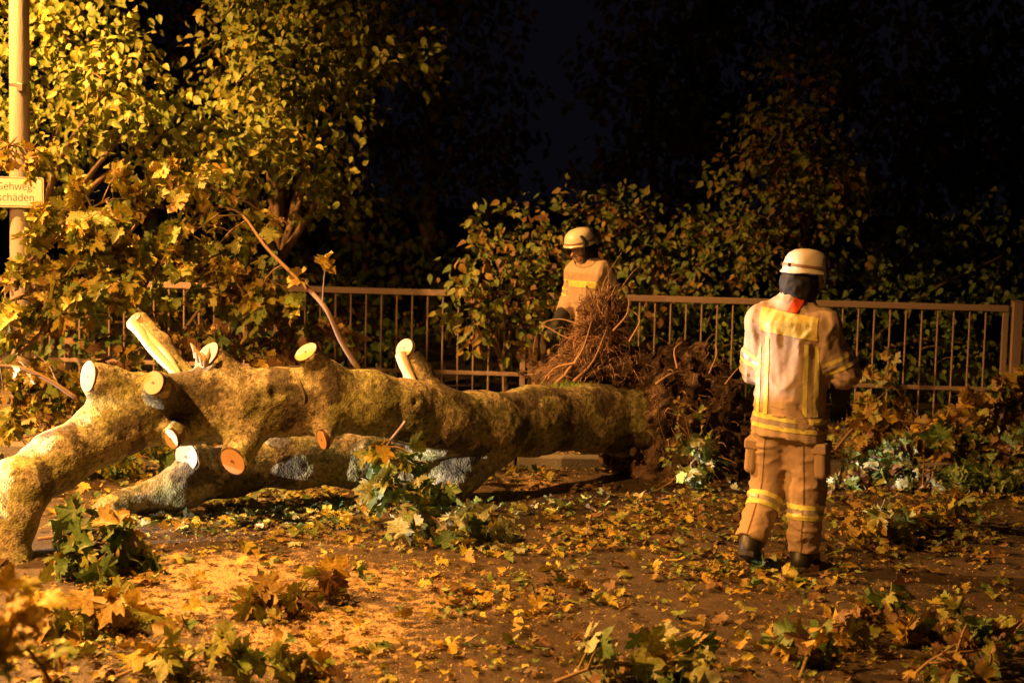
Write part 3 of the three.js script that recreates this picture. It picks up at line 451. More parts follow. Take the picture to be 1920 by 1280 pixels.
  leafyBranch('maple_twig', 'dim leafy twig at the lower right below the firefighter', [G(1500, 1270), G(1530, 1200, .12), G(1590, 1160, .16), G(1700, 1130, .1)], [.009, .008, .006, .003], { seed: 26, twigs: 16, len: .22, leaves: 6, size: .105, pal: ['olive', 'ochre', 'green', 'brown', 'gold'], single: 96, minY: .01, group: gf });
  leafyBranch('maple_twig', 'dim leafy twig at the bottom right corner', [G(1700, 1278), G(1760, 1230, .12), G(1830, 1220, .14), G(1910, 1200, .08)], [.009, .008, .006, .003], { seed: 27, twigs: 14, len: .22, leaves: 6, size: .105, pal: ['olive', 'ochre', 'green', 'brown'], single: 84, minY: .01, group: gf });
  leafyBranch('maple_twig', 'leafy twig at the bottom edge right of centre', [G(1040, 1278), G(1120, 1250, .08), G(1220, 1245, .1), G(1300, 1230, .04)], [.009, .008, .006, .003], { seed: 28, twigs: 12, len: .2, leaves: 5, size: .12, pal: ['olive', 'green', 'pale', 'ochre'], single: 60, minY: .01, group: gf });
  leafyBranch('maple_twig', 'leafy twig on the road right of the firefighter', [G(1600, 1000), G(1650, 985, .1), G(1720, 970, .12), G(1800, 965, .05)], [.009, .008, .006, .003], { seed: 29, twigs: 10, len: .18, leaves: 6, size: .12, pal: ['gold', 'yellow', 'olive', 'ochre'], single: 60, minY: .01, group: gf });
  leafyBranch('maple_twig', 'large blurred leaves close to the camera in the bottom left corner', Q(4.4, [-80, 1300], [-20, 1240], [20, 1190], [20, 1110]), [.008, .007, .005, .003], { seed: 30, twigs: 7, len: .07, leaves: 3, size: .09, pal: ['gold', 'yellow', 'ochre', 'green'], single: 24, hang: .2, group: gf });
  leafyBranch('maple_twig', 'blurred leaf twig with a reddish stalk at the bottom left edge', Q(5.2, [110, 1310], [70, 1240], [30, 1200], [-40, 1180]), [.007, .006, .005, .003], { seed: 31, twigs: 5, len: .08, leaves: 3, size: .085, pal: ['gold', 'olive', 'ochre', 'lime'], single: 24, hang: .2, group: gf });
  leafyBranch('maple_twig', 'whitish leaf sprig before the root plate', Q(11.2, [1230, 920], [1280, 890], [1300, 865], [1320, 850]), [.008, .006, .005, .003], { seed: 32, twigs: 8, len: .14, leaves: 5, size: .1, pal: ['pale', 'green', 'lime', 'ochre'], single: 40, group: gf });
  // right-hand heap
  leafyBranch('maple_branch', 'brown leafy branch low in front of the railing right of the firefighter', Q(12.4, [1560, 850], [1620, 790], [1700, 790], [1800, 810]), [.013, .011, .008, .004], { seed: 40, twigs: 17, len: .25, leaves: 14, size: .11, pal: ['ochre', 'brown', 'olive', 'gold', 'ochre'], single: 150, group: gr });
  leafyBranch('maple_branch', 'leafy branch covering the foot of the thick post', Q(13.0, [1740, 860], [1800, 800], [1860, 760], [1930, 720]), [.013, .011, .008, .004], { seed: 41, twigs: 18, len: .27, leaves: 16, size: .11, pal: ['ochre', 'brown', 'olive', 'green', 'ochre'], single: 150, group: gr });
  leafyBranch('maple_branch', 'dim leaf heap at the right edge above the lit greenery', Q(12.0, [1700, 880], [1780, 850], [1860, 840], [1940, 830]), [.013, .011, .008, .004], { seed: 42, twigs: 24, len: .26, leaves: 16, size: .105, pal: ['olive', 'green', 'ochre', 'brown'], single: 135, group: gr });
  leafyBranch('maple_branch', 'sparse leafy twig caught on the railing', Q(13.8, [1720, 780], [1690, 740], [1660, 710], [1620, 690]), [.007, .006, .005, .003], { seed: 43, twigs: 6, len: .2, leaves: 4, size: .1, pal: ['gold', 'pale', 'ochre'], single: 24, group: gr });
  leafyBranch('maple_branch', 'green leaves lit white at the right edge near the kerb', Q(11.4, [1740, 930], [1800, 905], [1860, 900], [1940, 915]), [.01, .009, .007, .004], { seed: 44, twigs: 18, len: .2, leaves: 16, size: .085, pal: ['green', 'lime', 'pale', 'green'], single: 165, minY: .02, group: gr });
  leafyBranch('maple_branch', 'dark leaf pile between the firefighter and the lit greenery', Q(11.6, [1540, 920], [1620, 880], [1680, 870], [1740, 890]), [.01, .009, .007, .004], { seed: 45, twigs: 22, len: .24, leaves: 14, size: .1, pal: ['green', 'olive', 'pale', 'brown', 'dark'], single: 120, minY: .02, group: gr });
  leafyBranch('forked_stick', 'pale bare forked stick leaning before the lit greenery', Q(11.3, [1715, 925], [1745, 900], [1752, 885], [1756, 872]), [.012, .012, .01, .007], { seed: 46, twigs: 3, len: .2, leaves: 1, size: .08, pal: ['pale'], single: 4, sag: .05, thick: 1.3, group: gr });
}

// ---------------------------------------------------------------- shrubs and trees behind
function shrub(name, label, cat, blobs, o) {                          // blobs: [px, py, distance, half width, half height, half depth (m)]
  const r = rngOf(o.seed), cs = blobs.map(([x, y, d, w, h, z]) => ({ c: P(x, y, d), r: V(w * px2m(d), h * px2m(d), z ?? w * px2m(d)) })), b0 = o.base ? P(o.base, 640, o.baseD) : cs[0].c.clone(); b0.y = 0;
  const t = thing(name, label, cat, b0, o.group), list = [];
  const heart = V(0, 0, 0); cs.forEach((k) => heart.add(k.c)); heart.multiplyScalar(1 / cs.length);
  const fork = V(b0.x, Math.max(.5, heart.y * .45), b0.z).sub(b0);
  part(t, 'trunk', tube([V(0, -.1, 0), fork.clone().multiplyScalar(.5).add(V(.05, 0, .03)), fork], [o.trunk ?? .07, (o.trunk ?? .07) * .85, (o.trunk ?? .07) * .7], 9), M.darkTwig);
  for (const k of cs) {
    const e = k.c.clone().sub(b0), mid = fork.clone().lerp(e, .5).add(V((r() - .5) * .3, .15, (r() - .5) * .2)); part(t, 'limb', tube([fork, mid, e], [(o.trunk ?? .07) * .55, Math.min(.025, (o.trunk ?? .07) * .4), Math.min(.012, (o.trunk ?? .07) * .2)], 6), M.darkTwig);
    const vol = k.r.x * k.r.y, clumps = Math.ceil(vol * (o.clumps ?? 22));
    for (let c = 0; c < clumps; c++) {
      const d = rv(r), rr = Math.pow(r(), .28), cc = k.c.clone().add(V(d.x * k.r.x * rr, d.y * k.r.y * rr, d.z * k.r.z * rr)), out = cc.clone().sub(k.c).setY(cc.y - k.c.y + .1).normalize();
      if (c % 5 === 0) part(t, 'twig', tube([cc.clone().lerp(k.c, .5).sub(b0), cc.clone().lerp(k.c, .2).add(V(0, .04, 0)).sub(b0), cc.clone().sub(b0)], [.009, .006, .002], 4, 4), M.darkTwig);
      const spray = out.clone().add(rv(r).multiplyScalar(.5)).normalize(), n = o.per ?? 12, cl = pick(o.pal, r);
      for (let m = 0; m < n; m++) {
        const u = m / n - .3, lp = cc.clone().addScaledVector(spray, u * (o.spread ?? .3)).add(rv(r).multiplyScalar((o.spread ?? .3) * .4)), tip = rv(r).multiplyScalar(.7).addScaledVector(spray, .5); tip.y -= .7;
        const nrm = rv(r).multiplyScalar(.7).addScaledVector(out, .5).add(V(-.1, .25, .45)), size = o.size * (.6 + .7 * r());
        list.push({ m: pose(lp.sub(b0), tip, nrm, size), c: r() < .55 ? cl : pick(o.pal, r), d: camDist(lp.clone().add(b0)) - size * 2 });
      }
    }
  }
  list.sort((a, b) => a.d - b.d); addLeaves(t, list, o.geo ?? OVAL, o.single ?? 0, r, 'crown'); return t;
}
shrub('lime_tree', 'yellow-green tree behind the concrete pole at the upper left', 'tree', [[30, 110, 14.4, 120, 120, .5], [170, 80, 14.3, 100, 80, .5], [215, 150, 13.1, 85, 80, .5], [110, 240, 14.2, 110, 75, .45], [240, 240, 13.0, 100, 65, .45], [310, 245, 13.1, 50, 50, .4], [20, 330, 14.5, 70, 80, .4], [60, -40, 14.5, 130, 70, .5]], { seed: 101, base: 60, baseD: 14.9, pal: PAL.shrub, size: .08, clumps: 250, per: 13, spread: .32, single: 280, trunk: .09 });
shrub('lime_tree', 'yellow-green tree reaching above the bare bough, right of the dark sky gap', 'tree', [[480, 120, 14.8, 110, 100, .5], [600, 60, 15.0, 130, 90, .5], [450, 270, 13.8, 110, 85, .5], [560, 240, 14.7, 110, 90, .5], [600, 340, 14.7, 70, 70, .4], [710, 110, 15.1, 90, 80, .45], [480, 30, 15, 90, 60, .5], [420, 330, 13.5, 80, 60, .4], [580, -40, 15.2, 180, 70, .5]], { seed: 102, base: 520, baseD: 15.4, pal: PAL.shrub, size: .08, clumps: 250, per: 13, spread: .32, single: 280, trunk: .09 });
shrub('garden_shrub', 'small ochre shrub drooping over the railing left of the firefighter behind', 'shrub', [[890, 500, 14.0, 55, 65, .25], [950, 540, 14.0, 75, 70, .25], [880, 590, 13.95, 55, 60, .22], [1000, 560, 14.1, 50, 80, .25], [940, 620, 13.95, 60, 50, .2], [885, 455, 14.05, 22, 40, .15]], { seed: 103, base: 940, baseD: 14.6, pal: PAL.hedge, size: .08, clumps: 170, per: 10, spread: .22, single: 260, trunk: .04 });
shrub('garden_hedge', 'dim leafy hedge rising behind the firefighter at the root plate', 'hedge', [[1000, 450, 15.3, 90, 70, .4], [1120, 430, 15.6, 100, 70, .4], [1230, 440, 15.6, 100, 70, .4], [1330, 500, 15.4, 90, 90, .4], [1200, 540, 15.2, 110, 70, .4], [1060, 560, 15.2, 90, 80, .4]], { seed: 104, base: 1180, baseD: 15.7, pal: PAL.hedge, size: .078, clumps: 160, per: 11, spread: .28, single: 120, trunk: .05 });
shrub('tall_shrub', 'tall dim pointed shrub left of the front firefighter helmet', 'shrub', [[1480, 150, 15.6, 65, 90, .35], [1460, 260, 15.5, 90, 80, .4], [1530, 290, 15.6, 90, 90, .4], [1430, 360, 15.4, 85, 80, .4], [1500, 430, 15.4, 110, 90, .4], [1400, 470, 15.3, 80, 80, .4], [1560, 370, 15.7, 70, 80, .4]], { seed: 105, base: 1480, baseD: 15.8, pal: PAL.hedge, size: .078, clumps: 160, per: 11, spread: .28, single: 160, trunk: .06 });
shrub('ivy_hedge', 'dark green hedge growing through the railing at the right', 'hedge', [[1300, 660, 14.9, 130, 110, .35], [1500, 660, 15, 140, 120, .35], [1680, 650, 15, 130, 130, .35], [1860, 650, 15, 130, 140, .35], [1700, 480, 16, 140, 90, .5], [1880, 480, 16, 140, 100, .5]], { seed: 106, base: 1600, baseD: 15.4, pal: PAL.ivy, size: .075, clumps: 110, per: 11, spread: .24, single: 60, trunk: .05 });
shrub('ivy_hedge', 'dark hedge behind the dim railing on the left', 'hedge', [[260, 560, 15.2, 150, 120, .4], [480, 560, 15.4, 130, 120, .4], [680, 640, 15.8, 130, 100, .4], [820, 660, 15.8, 100, 100, .4], [100, 620, 14.8, 130, 120, .4]], { seed: 107, base: 400, baseD: 15.6, pal: PAL.dusk, size: .09, clumps: 90, per: 11, spread: .26, single: 40, trunk: .05 });
shrub('ivy_strand', 'thin ivy strands hanging down the front of the root plate', 'ivy', [[1270, 800, 11.4, 14, 60, .06], [1255, 850, 11.35, 10, 40, .05], [1318, 820, 11.4, 10, 60, .05]], { seed: 108, base: 1290, baseD: 11.4, pal: ['olive', 'ochre', 'green'], size: .05, clumps: 500, per: 5, spread: .07, single: 60, trunk: .004 });
{
  const far = [['broad dark tree far behind the left shrubs', 280, 26, 230, -100, 300], ['dark tree far behind the middle railing, left of the sky gap', 800, 25, 185, -40, 420], ['tall dark tree right of the sky gap', 1230, 24, 150, -40, 430], ['dark tree behind the pointed shrub', 1450, 26, 170, -60, 420], ['dark tree above the right railing', 1700, 23, 150, 0, 430], ['dark tree at the upper right corner', 1900, 25, 150, -40, 430], ['low dark tree below the sky gap', 1040, 30, 150, 430, 130], ['broad dark tree behind the bright tree at the top left', 560, 28, 150, -60, 420]];
  far.forEach(([label, x, d, w, y, h], i) => shrub('far_tree', label, 'tree', [[x, y, d, w, h * .55], [x - w * .4, y + h * .6, d, w * .7, h * .4], [x + w * .4, y + h * .55, d, w * .7, h * .45], [x, y + h, d, w * .9, h * .4], [x, y + h * 1.5, d, w, h * .4]].map((q) => [...q, 1.3]), { seed: 200 + i, base: x, baseD: d, pal: PAL.dusk, size: .15, clumps: 36, per: 12, spread: .6, single: 0, trunk: .2, group: 'dark trees far behind the fence' }));
  const t = thing('slender_tree', 'pale slender leaning trunk at the upper right', 'tree', P(1835, 600, 25).setY(0));
  const o = t.position; part(t, 'trunk', tube([V(0, -.1, 0), P(1810, 190, 25).sub(o), P(1775, 30, 25).sub(o), P(1755, -160, 25).sub(o)], [.07, .05, .042, .03], 9), std([.24, .2, .15], .9));
  part(t, 'limb', tube([P(1812, 160, 25).sub(o), P(1860, 110, 25).sub(o), P(1900, 60, 25).sub(o)], [.03, .022, .012], 6), M.darkTwig);
}

// ---------------------------------------------------------------- fallen leaves, chips
{
  const r = rngOf(77), list = [], dens = [[480, 955, 280, 45, 1.4], [330, 930, 120, 40, .8], [900, 1000, 180, 50, .8], [1150, 1000, 170, 55, 1], [1300, 960, 160, 40, 1], [1330, 1060, 120, 40, .9], [1640, 1000, 260, 70, .8], [1480, 1100, 130, 30, .6], [460, 1150, 160, 50, .35], [220, 1200, 200, 80, .7], [960, 1110, 200, 50, .6], [1640, 1200, 230, 80, .4], [1150, 1250, 200, 30, .3], [990, 880, 130, 22, .9], [800, 1230, 250, 50, .3], [1750, 930, 220, 40, .8]];
  const toPx = (p) => { const q = p.clone().project(camera); return [q.x * 960 + 960, -q.y * 640 + 640]; };
  camera.updateProjectionMatrix();
  let tries = 0; while (list.length < 12000 && tries++ < 140000) {
    const px = -60 + r() * 2040, z = -(6.2 + r() * 7.6), x = (px - 960) / FOCAL * -z, p = V(x, z < KERB - .12 ? .1 : 0, z), [sx, sy] = toPx(p); let k = .13; for (const [cx, cy, w, h, a] of dens) k = Math.max(k, a * Math.exp(-(((sx - cx) / w) ** 2 + ((sy - cy) / h) ** 2)));
    k *= .7 + .6 * n2(x * 2.2, z * 2.2); if (z < KERB) k = Math.max(k, .5); if (r() > k) continue;
    const small = r() < .72, size = small ? .014 + .028 * r() : .04 + .05 * r(), tilt = r() < .8 ? .2 : .8, n = V((r() - .5) * tilt * 2, 1, (r() - .5) * tilt * 2).normalize(); const tip = V(r() - .5, (r() - .5) * .2, r() - .5).normalize();
    p.y += .012 + size * (tilt > .5 ? .28 : .07) + .02 * r(); const fresh = sx > 200 && sx < 1000 && sy < 1060 && sy > 880; list.push({ m: pose(p, tip, n, size), c: pick(fresh ? ['yellow', 'gold', 'yellow', 'lime', 'pale', 'ochre', 'yellow', 'green'] : PAL.litter, r), d: -size / camDist(p), p, sx, sy });
  }
  list.sort((a, b) => a.d - b.d); const inView = list.filter((l) => l.sx > 20 && l.sx < 1900 && l.sy < 1265), one = new Set(inView.slice(0, 300)), word = { yellow: 'bright yellow', gold: 'golden', ochre: 'ochre', olive: 'olive', lime: 'lime green', green: 'green', brown: 'brown', pale: 'pale green', moss: 'mossy green', dark: 'dark green' };
  const spots = [['beside the boots of the front firefighter', 1460, 1070], ['below the root plate', 1180, 960], ['under the fork of the trunk', 850, 990], ['in front of the dark lower limb', 480, 970], ['at the foot of the standing limb on the left', 120, 1120], ['on the sawdust in the lower left', 520, 1180], ['along the bottom edge left of centre', 350, 1250], ['along the bottom edge in the middle', 900, 1250], ['on the bare asphalt in the centre foreground', 1150, 1120], ['in the lower right corner', 1750, 1230], ['on the road right of the front firefighter', 1720, 1010], ['on the bare asphalt below the front firefighter', 1400, 1180], ['in the middle of the road before the trunk', 760, 1110]];
  const where = (l) => spots.reduce((a, b) => Math.hypot(b[1] - l.sx, (b[2] - l.sy) * 2) < Math.hypot(a[1] - l.sx, (a[2] - l.sy) * 2) ? b : a)[0];
  for (const l of one) { const o = shade(new THREE.Mesh(pick(MAPLE, r), leafMats[l.c])); o.name = numbered('fallen_maple_leaf'); l.m.decompose(o.position, o.quaternion, o.scale); tag(o, `single ${word[l.c]} fallen maple leaf ${where(l)}`, 'leaf', `${word[l.c]} leaves ${where(l)}`); scene.add(o); }
  const rest = list.filter((l) => !one.has(l)), c = new THREE.Color();
  MAPLE.forEach((g, k) => { const sub = rest.filter((_, i) => i % 4 === k), im = shade(new THREE.InstancedMesh(g, leafWhite, sub.length)); im.name = numbered('leaf_litter'); tag(im, 'dense litter of small fallen maple leaves across the road', 'leaf litter', 'litter of small fallen leaves'); im.userData.kind = 'stuff'; sub.forEach((l, i) => { im.setMatrixAt(i, l.m); const b = LEAF[l.c], f = .6 + .6 * r(); c.setRGB(b[0] * f, b[1] * f, b[2] * f); im.setColorAt(i, c); }); scene.add(im); });
  const chips = []; tries = 0; while (chips.length < 14000 && tries++ < 200000) { const px = -20 + r() * 1960, z = -(6.3 + r() * 5.5), x = (px - 960) / FOCAL * -z; if (r() > .05 + 1.1 * sawAt(x, z) * (.6 + .6 * n2(x * 3, z * 3))) continue; chips.push([x, z]); }
  const cg = new THREE.TetrahedronGeometry(1, 0).scale(1, .35, .5), im = shade(new THREE.InstancedMesh(cg, std([1, 1, 1], .85), chips.length)); im.name = 'sawdust_chips'; tag(im, 'pale sawdust and wood chips strewn over the road by the trunk', 'sawdust'); im.userData.kind = 'stuff'; const e = new THREE.Euler();
  chips.forEach(([x, z], i) => { const s = .004 + .008 * r() * r() + (r() < .02 ? .012 : 0); _q.setFromEuler(e.set(r() * .5, r() * 6.3, r() * .5)); _m.compose(V(x, s * .25 + .001, z), _q, V(s * (1 + r()), s, s)); im.setMatrixAt(i, _m); const f = .5 + .6 * r(); c.setRGB(.56 * f, .38 * f, .19 * f); if (r() < .3) c.setRGB(.12, .08, .045); im.setColorAt(i, c); }); scene.add(im);
}

// ---------------------------------------------------------------- firefighters
const rid = (a) => { const q = 1 - Math.min(1, Math.abs(a) * 1.6); return q * q; };
function firefighter(label, pos, yaw, J, o) {
  const t = thing('person', label, 'person', pos, 'firefighters'); t.rotation.y = yaw;
  const j = Object.fromEntries(Object.entries(J).map(([k, v]) => [k, V(...v)])), S = (a, b, u) => a.clone().lerp(b, u);
  const flat = .74, tors = (x, y, z, rr) => { const up = clamp((y - j.pelvis.y) / (j.neck.y - j.pelvis.y), 0, 1), cx = lerp(j.pelvis.x, j.neck.x, up), cz = lerp(j.pelvis.z, j.neck.z, up) ; const X = x - cx, Z = (z - cz) / flat, R = rr(up); return (Math.hypot(X, Z) - R) * .8; };
  // body: one continuous surface, mostly inside the clothes
  const hd = j.head, hq = new THREE.Quaternion().setFromEuler(new THREE.Euler(o.headPitch ?? 0, o.headYaw ?? 0, 0, 'YXZ')), hi = hq.clone().invert(), tmp = V();
  const headF = (x, y, z) => { tmp.set(x - hd.x, y - hd.y, z - hd.z).applyQuaternion(hi); const { x: a, y: b, z: c } = tmp; let d = ball(a, b, c, V(0, .02, .005), .078, .105, .096); d = smin(d, ball(a, b, c, V(0, -.065, -.025), .055, .055, .062), .04); d = smin(d, cone(a, b, c, V(0, .0, -.09), V(0, -.03, -.112), .009, .014), .015); for (const s of [-1, 1]) { d = smin(d, ball(a, b, c, V(s * .079, -.005, .012), .012, .03, .02), .008); d = Math.max(d, -ball(a, b, c, V(s * .032, .012, -.095), .016, .01, .012)); } d = Math.max(d, -ball(a, b, c, V(0, -.062, -.088), .024, .004, .01)); return d; };
  const limb = (a, b, c, r) => (x, y, z) => Math.min(cone(x, y, z, a, b, r[0], r[1]), cone(x, y, z, b, c, r[1], r[2]));
  const armL = limb(j.shL, j.elL, j.wrL, [.05, .042, .032]), armR = limb(j.shR, j.elR, j.wrR, [.05, .042, .032]), legL = limb(j.hipL, j.knL, j.anL, [.075, .055, .04]), legR = limb(j.hipR, j.knR, j.anR, [.075, .055, .04]);
  const bodyF = (x, y, z) => { let d = Math.max(tors(x, y, z, (u) => lerp(.12, .14, u)), j.pelvis.y - .05 - y, y - j.neck.y + .04); d = smin(d, cone(x, y, z, V(j.neck.x, j.neck.y - .1, j.neck.z), S(j.neck, hd, .8), .06, .05), .05); d = smin(d, armL(x, y, z), .05); d = smin(d, armR(x, y, z), .05); d = smin(d, legL(x, y, z), .05); d = smin(d, legR(x, y, z), .05); return smin(d, headF(x, y, z), .02); };
  const all = Object.values(j), lo = all[0].clone(), hi2 = all[0].clone(); all.forEach((q) => { lo.min(q); hi2.max(q); });
  part(t, 'body', surface(bodyF, lo.clone().subScalar(.14), hi2.clone().addScalar(.16), .011), M.skin);
  // jacket
  const cuffL = S(j.elL, j.wrL, o.cuff), cuffR = S(j.elR, j.wrR, o.cuff), hem = o.hem;
  const jf = (x, y, z) => {
    let d = Math.max(tors(x, y, z, (u) => lerp(.212, .2, u) - .012 * Math.sin(u * 3.1) + (u > .86 ? -(u - .86) * .75 : 0)), y - j.neck.y - .015, hem(x) - y);
    d = smin(d, cone(x, y, z, j.shL, j.shR, .09, .09), .10);
    d = smin(d, cone(x, y, z, V(j.neck.x, j.neck.y - .06, j.neck.z), V(j.neck.x, j.neck.y + .045, j.neck.z - .01), .095, .082), .05);
    for (const [a, b, c] of [[j.shL, j.elL, cuffL], [j.shR, j.elR, cuffR]]) { d = smin(d, cone(x, y, z, a, b, .094, .086), .05); const u = c.clone().sub(b).normalize(); d = smin(d, Math.max(cone(x, y, z, b, c, .086, .078), (x - c.x) * u.x + (y - c.y) * u.y + (z - c.z) * u.z), .02); }
    if (Math.abs(d) < .06) { d += .009 * n3(x * 6 + o.seed, y * 2.2, z * 6) + .0035 * n3b(x * 16, y * 5 + x * 6, z * 16) - .010 * rid(n3b(x * 6 + y * 2.5, y * 3.4 - x * 2, z * 5 + o.seed)) * smooth(.2, .65, .5 + .5 * n3b(x * 3 + 7, y * 3, z * 3)) + .0015 * n3(x * 32, y * 32, z * 32); for (const e of [j.elL, j.elR]) { const q = Math.hypot(x - e.x, y - e.y, z - e.z); d += .006 * Math.sin((y + x * .5) * 130) * smooth(.15, .05, q); } }
    return d;
  };
  const jl = lo.clone().subScalar(.16), jh = hi2.clone().addScalar(.16); jl.y = Math.min(hem(-.3), hem(.3)) - .05;
  const jg = surface(jf, jl, jh, .0085); const jacket = part(t, 'jacket', uvPlanar(jg), M.jacket, 'tan fire jacket with yellow reflective bands');
  const arm = (x, y, z) => Math.min(cone(x, y, z, j.shL, j.elL, 0, 0), cone(x, y, z, j.shR, j.elR, 0, 0), cone(x, y, z, j.elL, j.wrL, 0, 0), cone(x, y, z, j.elR, j.wrR, 0, 0));
  const onBody = (x, y, z) => { const up = clamp((y - j.pelvis.y) / (j.neck.y - j.pelvis.y), 0, 1), q = Math.hypot(x - lerp(j.pelvis.x, j.neck.x, up), (z - lerp(j.pelvis.z, j.neck.z, up)) / flat); return q < .25 && arm(x, y, z) > .112; };
  const put = (name, keep, planes, mat, lift, uvOf) => { const g = patch(jg, keep, planes, lift, uvOf); if (g.attributes.position.count) return part(t, name, g, mat); };
  const ring = (a, b, m, lift = .004) => put('reflective_band', onBody, [(x, y, z) => y - o.tilt * x - a, (x, y, z) => b - y + o.tilt * x], m, lift);
  const hy = hem(0); ring(hy + .045, hy + .07, M.tape); ring(hy + .07, hy + .1, M.tapeGrey, .003); ring(hy + .1, hy + .128, M.tape);
  for (const [a, b, name] of [[j.shL, j.elL], [j.shR, j.elR]]) {
    const u = b.clone().sub(a), L = u.length(); u.normalize(); const along = (x, y, z) => (x - a.x) * u.x + (y - a.y) * u.y + (z - a.z) * u.z, near = (x, y, z) => cone(x, y, z, a, b, 0, 0) < .125 && !(Math.abs(x - lerp(j.pelvis.x, j.neck.x, .7)) < .16);
    for (const [s, e, m, l] of [[.60, .68, M.tape, .004], [.68, .78, M.tapeGrey, .003], [.78, .86, M.tape, .004]]) put('reflective_band', near, [(x, y, z) => along(x, y, z) - s * L, (x, y, z) => e * L - along(x, y, z)], m, l);
  }
  const back = (x, y, z, n) => onBody(x, y, z) && z > lerp(j.pelvis.z, j.neck.z, .6), front = (x, y, z, n) => onBody(x, y, z) && z < lerp(j.pelvis.z, j.neck.z, .6);
  const by = o.panelY, bt = o.panelTilt; const cv = document.createElement('canvas'); cv.width = 512; cv.height = 192; const cx = cv.getContext('2d'); cx.fillStyle = '#ddd07a'; cx.fillRect(0, 0, 512, 192); cx.fillStyle = '#c4b56e'; cx.font = 'bold 66px sans-serif'; cx.textAlign = 'center'; cx.fillText('FEUERWEHR', 256, 122);
  const tx = new THREE.CanvasTexture(cv); tx.colorSpace = THREE.SRGBColorSpace;
  put('back_panel', (x, y, z) => z > lerp(j.pelvis.z, j.neck.z, .8) + .02, [(x, y) => x + .165 - o.skew * (y - by), (x, y) => .165 - x + o.skew * (y - by), (x, y) => y - by + bt * x, (x, y) => by + .125 - bt * x - y], new THREE.MeshStandardMaterial({ map: tx, roughness: .5 }), .005, (x, y) => [(x + .165) / .33, (y - by + bt * x) / .125]);
  for (const s of [-1, 1]) for (const [e, w, m, l] of [[.098, .024, M.tape, .004], [.122, .028, M.tapeGrey, .003], [.150, .024, M.tape, .004]]) if (m === M.tape || s > 0) put('brace_stripe', back, [(x, y) => s * x - e + .02 * s * (y - 1.1), (x, y) => e + w - s * x - .02 * s * (y - 1.1), (x, y) => y - hy - .13, (x, y) => by - .03 - y - bt * x], m === M.tapeGrey ? M.jacket : m, l);
  put('chest_band', front, [(x, y) => y - by + .02, (x, y) => by + .035 - y], M.tape, .004);
  const tagp = put('shoulder_tab', (x, y, z) => z > j.neck.z - .02 && y > by + .1, [(x, y) => x + .055 - .35 * (y - by), (x, y) => .0 - x + .35 * (y - by), (x, y) => y - by - .125, (x, y) => by + .21 - y], M.red, .008);
  // trousers
  const tf = (x, y, z) => { let d = ball(x, y, z, V(j.pelvis.x, j.pelvis.y + .02, j.pelvis.z), .195, .19, .155); for (const [h, k, a] of [[j.hipL, j.knL, j.anL], [j.hipR, j.knR, j.anR]]) { d = smin(d, cone(x, y, z, h, k, .112, .098), .05); const e = S(k, a, 1.0), u = e.clone().sub(k).normalize(); d = smin(d, Math.max(cone(x, y, z, k, e, .098, .088), (x - e.x) * u.x + (y - e.y) * u.y + (z - e.z) * u.z), .03); } if (Math.abs(d) < .06) d += .007 * n3(x * 5, y * 3 + o.seed, z * 5) - .013 * rid(n3b(x * 4 + y * 3, y * 9, z * 4)) * smooth(.1, .5, .5 + .5 * n3(x * 3, y * 3 + 3, z * 3)) + .002 * n3(x * 30, y * 30, z * 30); return d; };
  const tl = lo.clone().subScalar(.2), th = hi2.clone().addScalar(.2); th.y = j.pelvis.y + .26; tl.y = 0;
  const tg = surface(tf, tl, th, .0095); part(t, 'trousers', uvPlanar(tg), M.trouser, 'tan fire trousers with yellow shin bands');
  for (const [k, a, hip] of [[j.knL, j.anL, j.hipL], [j.knR, j.anR, j.hipR]]) {
    const u = a.clone().sub(k), L = u.length(); u.normalize(); const al = (x, y, z) => (x - k.x) * u.x + (y - k.y) * u.y + (z - k.z) * u.z, near = (x, y, z) => cone(x, y, z, k, a, 0, 0) < .13, add = (s, e, m, l) => { const g = patch(tg, near, [(x, y, z) => al(x, y, z) - s * L, (x, y, z) => e * L - al(x, y, z)], l); if (g.attributes.position.count) part(t, 'shin_band', g, m); };
    { const cx = (y) => lerp(hip.x, k.x, clamp((hip.y - y) / (hip.y - k.y), 0, 1)) + lerp(0, a.x - k.x, clamp((k.y - y) / (k.y - a.y), 0, 1)), g = patch(tg, (x, y, z) => z > j.pelvis.z + .0 && y < hip.y - .03 && Math.abs(x - cx(y)) < .03, [(x, y) => x - cx(y) - Math.sign(hip.x) * .012 + .0032, (x, y) => .0032 - x + cx(y) + Math.sign(hip.x) * .012], .003); if (g.attributes.position.count) part(t, 'seam', g, M.seam); }
    add(.22, .30, M.tape, .004); add(.30, .38, M.tapeGrey, .003); add(.38, .46, M.tape, .004);
    const sgn = Math.sign(hip.x - j.pelvis.x), m = S(hip, k, .55), pk = part(t, 'thigh_pocket', new RoundedBoxGeometry(.075, .2, .15, 3, .03), M.trouser); pk.position.copy(m).add(V(sgn * .095, .02, .02)); pk.quaternion.setFromUnitVectors(V(0, -1, 0), k.clone().sub(hip).normalize());
    const fl = part(pk, 'pocket_flap', new RoundedBoxGeometry(.085, .06, .16, 2, .012).translate(0, .075, 0), M.trouser);
  }
  // boots
  for (const s of ['L', 'R']) { const a = j['an' + s], q = j['to' + s], hl = j['he' + s]; const lo3 = V(Math.min(a.x, q.x) - .16, -.01, Math.min(a.z, q.z) - .16), hi3 = V(Math.max(a.x, q.x) + .16, a.y + .2, Math.max(a.z, hl.z) + .16); const bf = (x, y, z) => { let d = cone(x, y, z, S(a, j['kn' + s], .3), a, .062, .058); d = smin(d, cone(x, y, z, a, hl, .058, .045), .04); return Math.max(smin(d, cone(x, y, z, S(hl, a, .2), q, .048, .044), .05), -y + .001); }; const boot = part(t, 'boot', surface(bf, lo3, hi3, .008), M.boot);
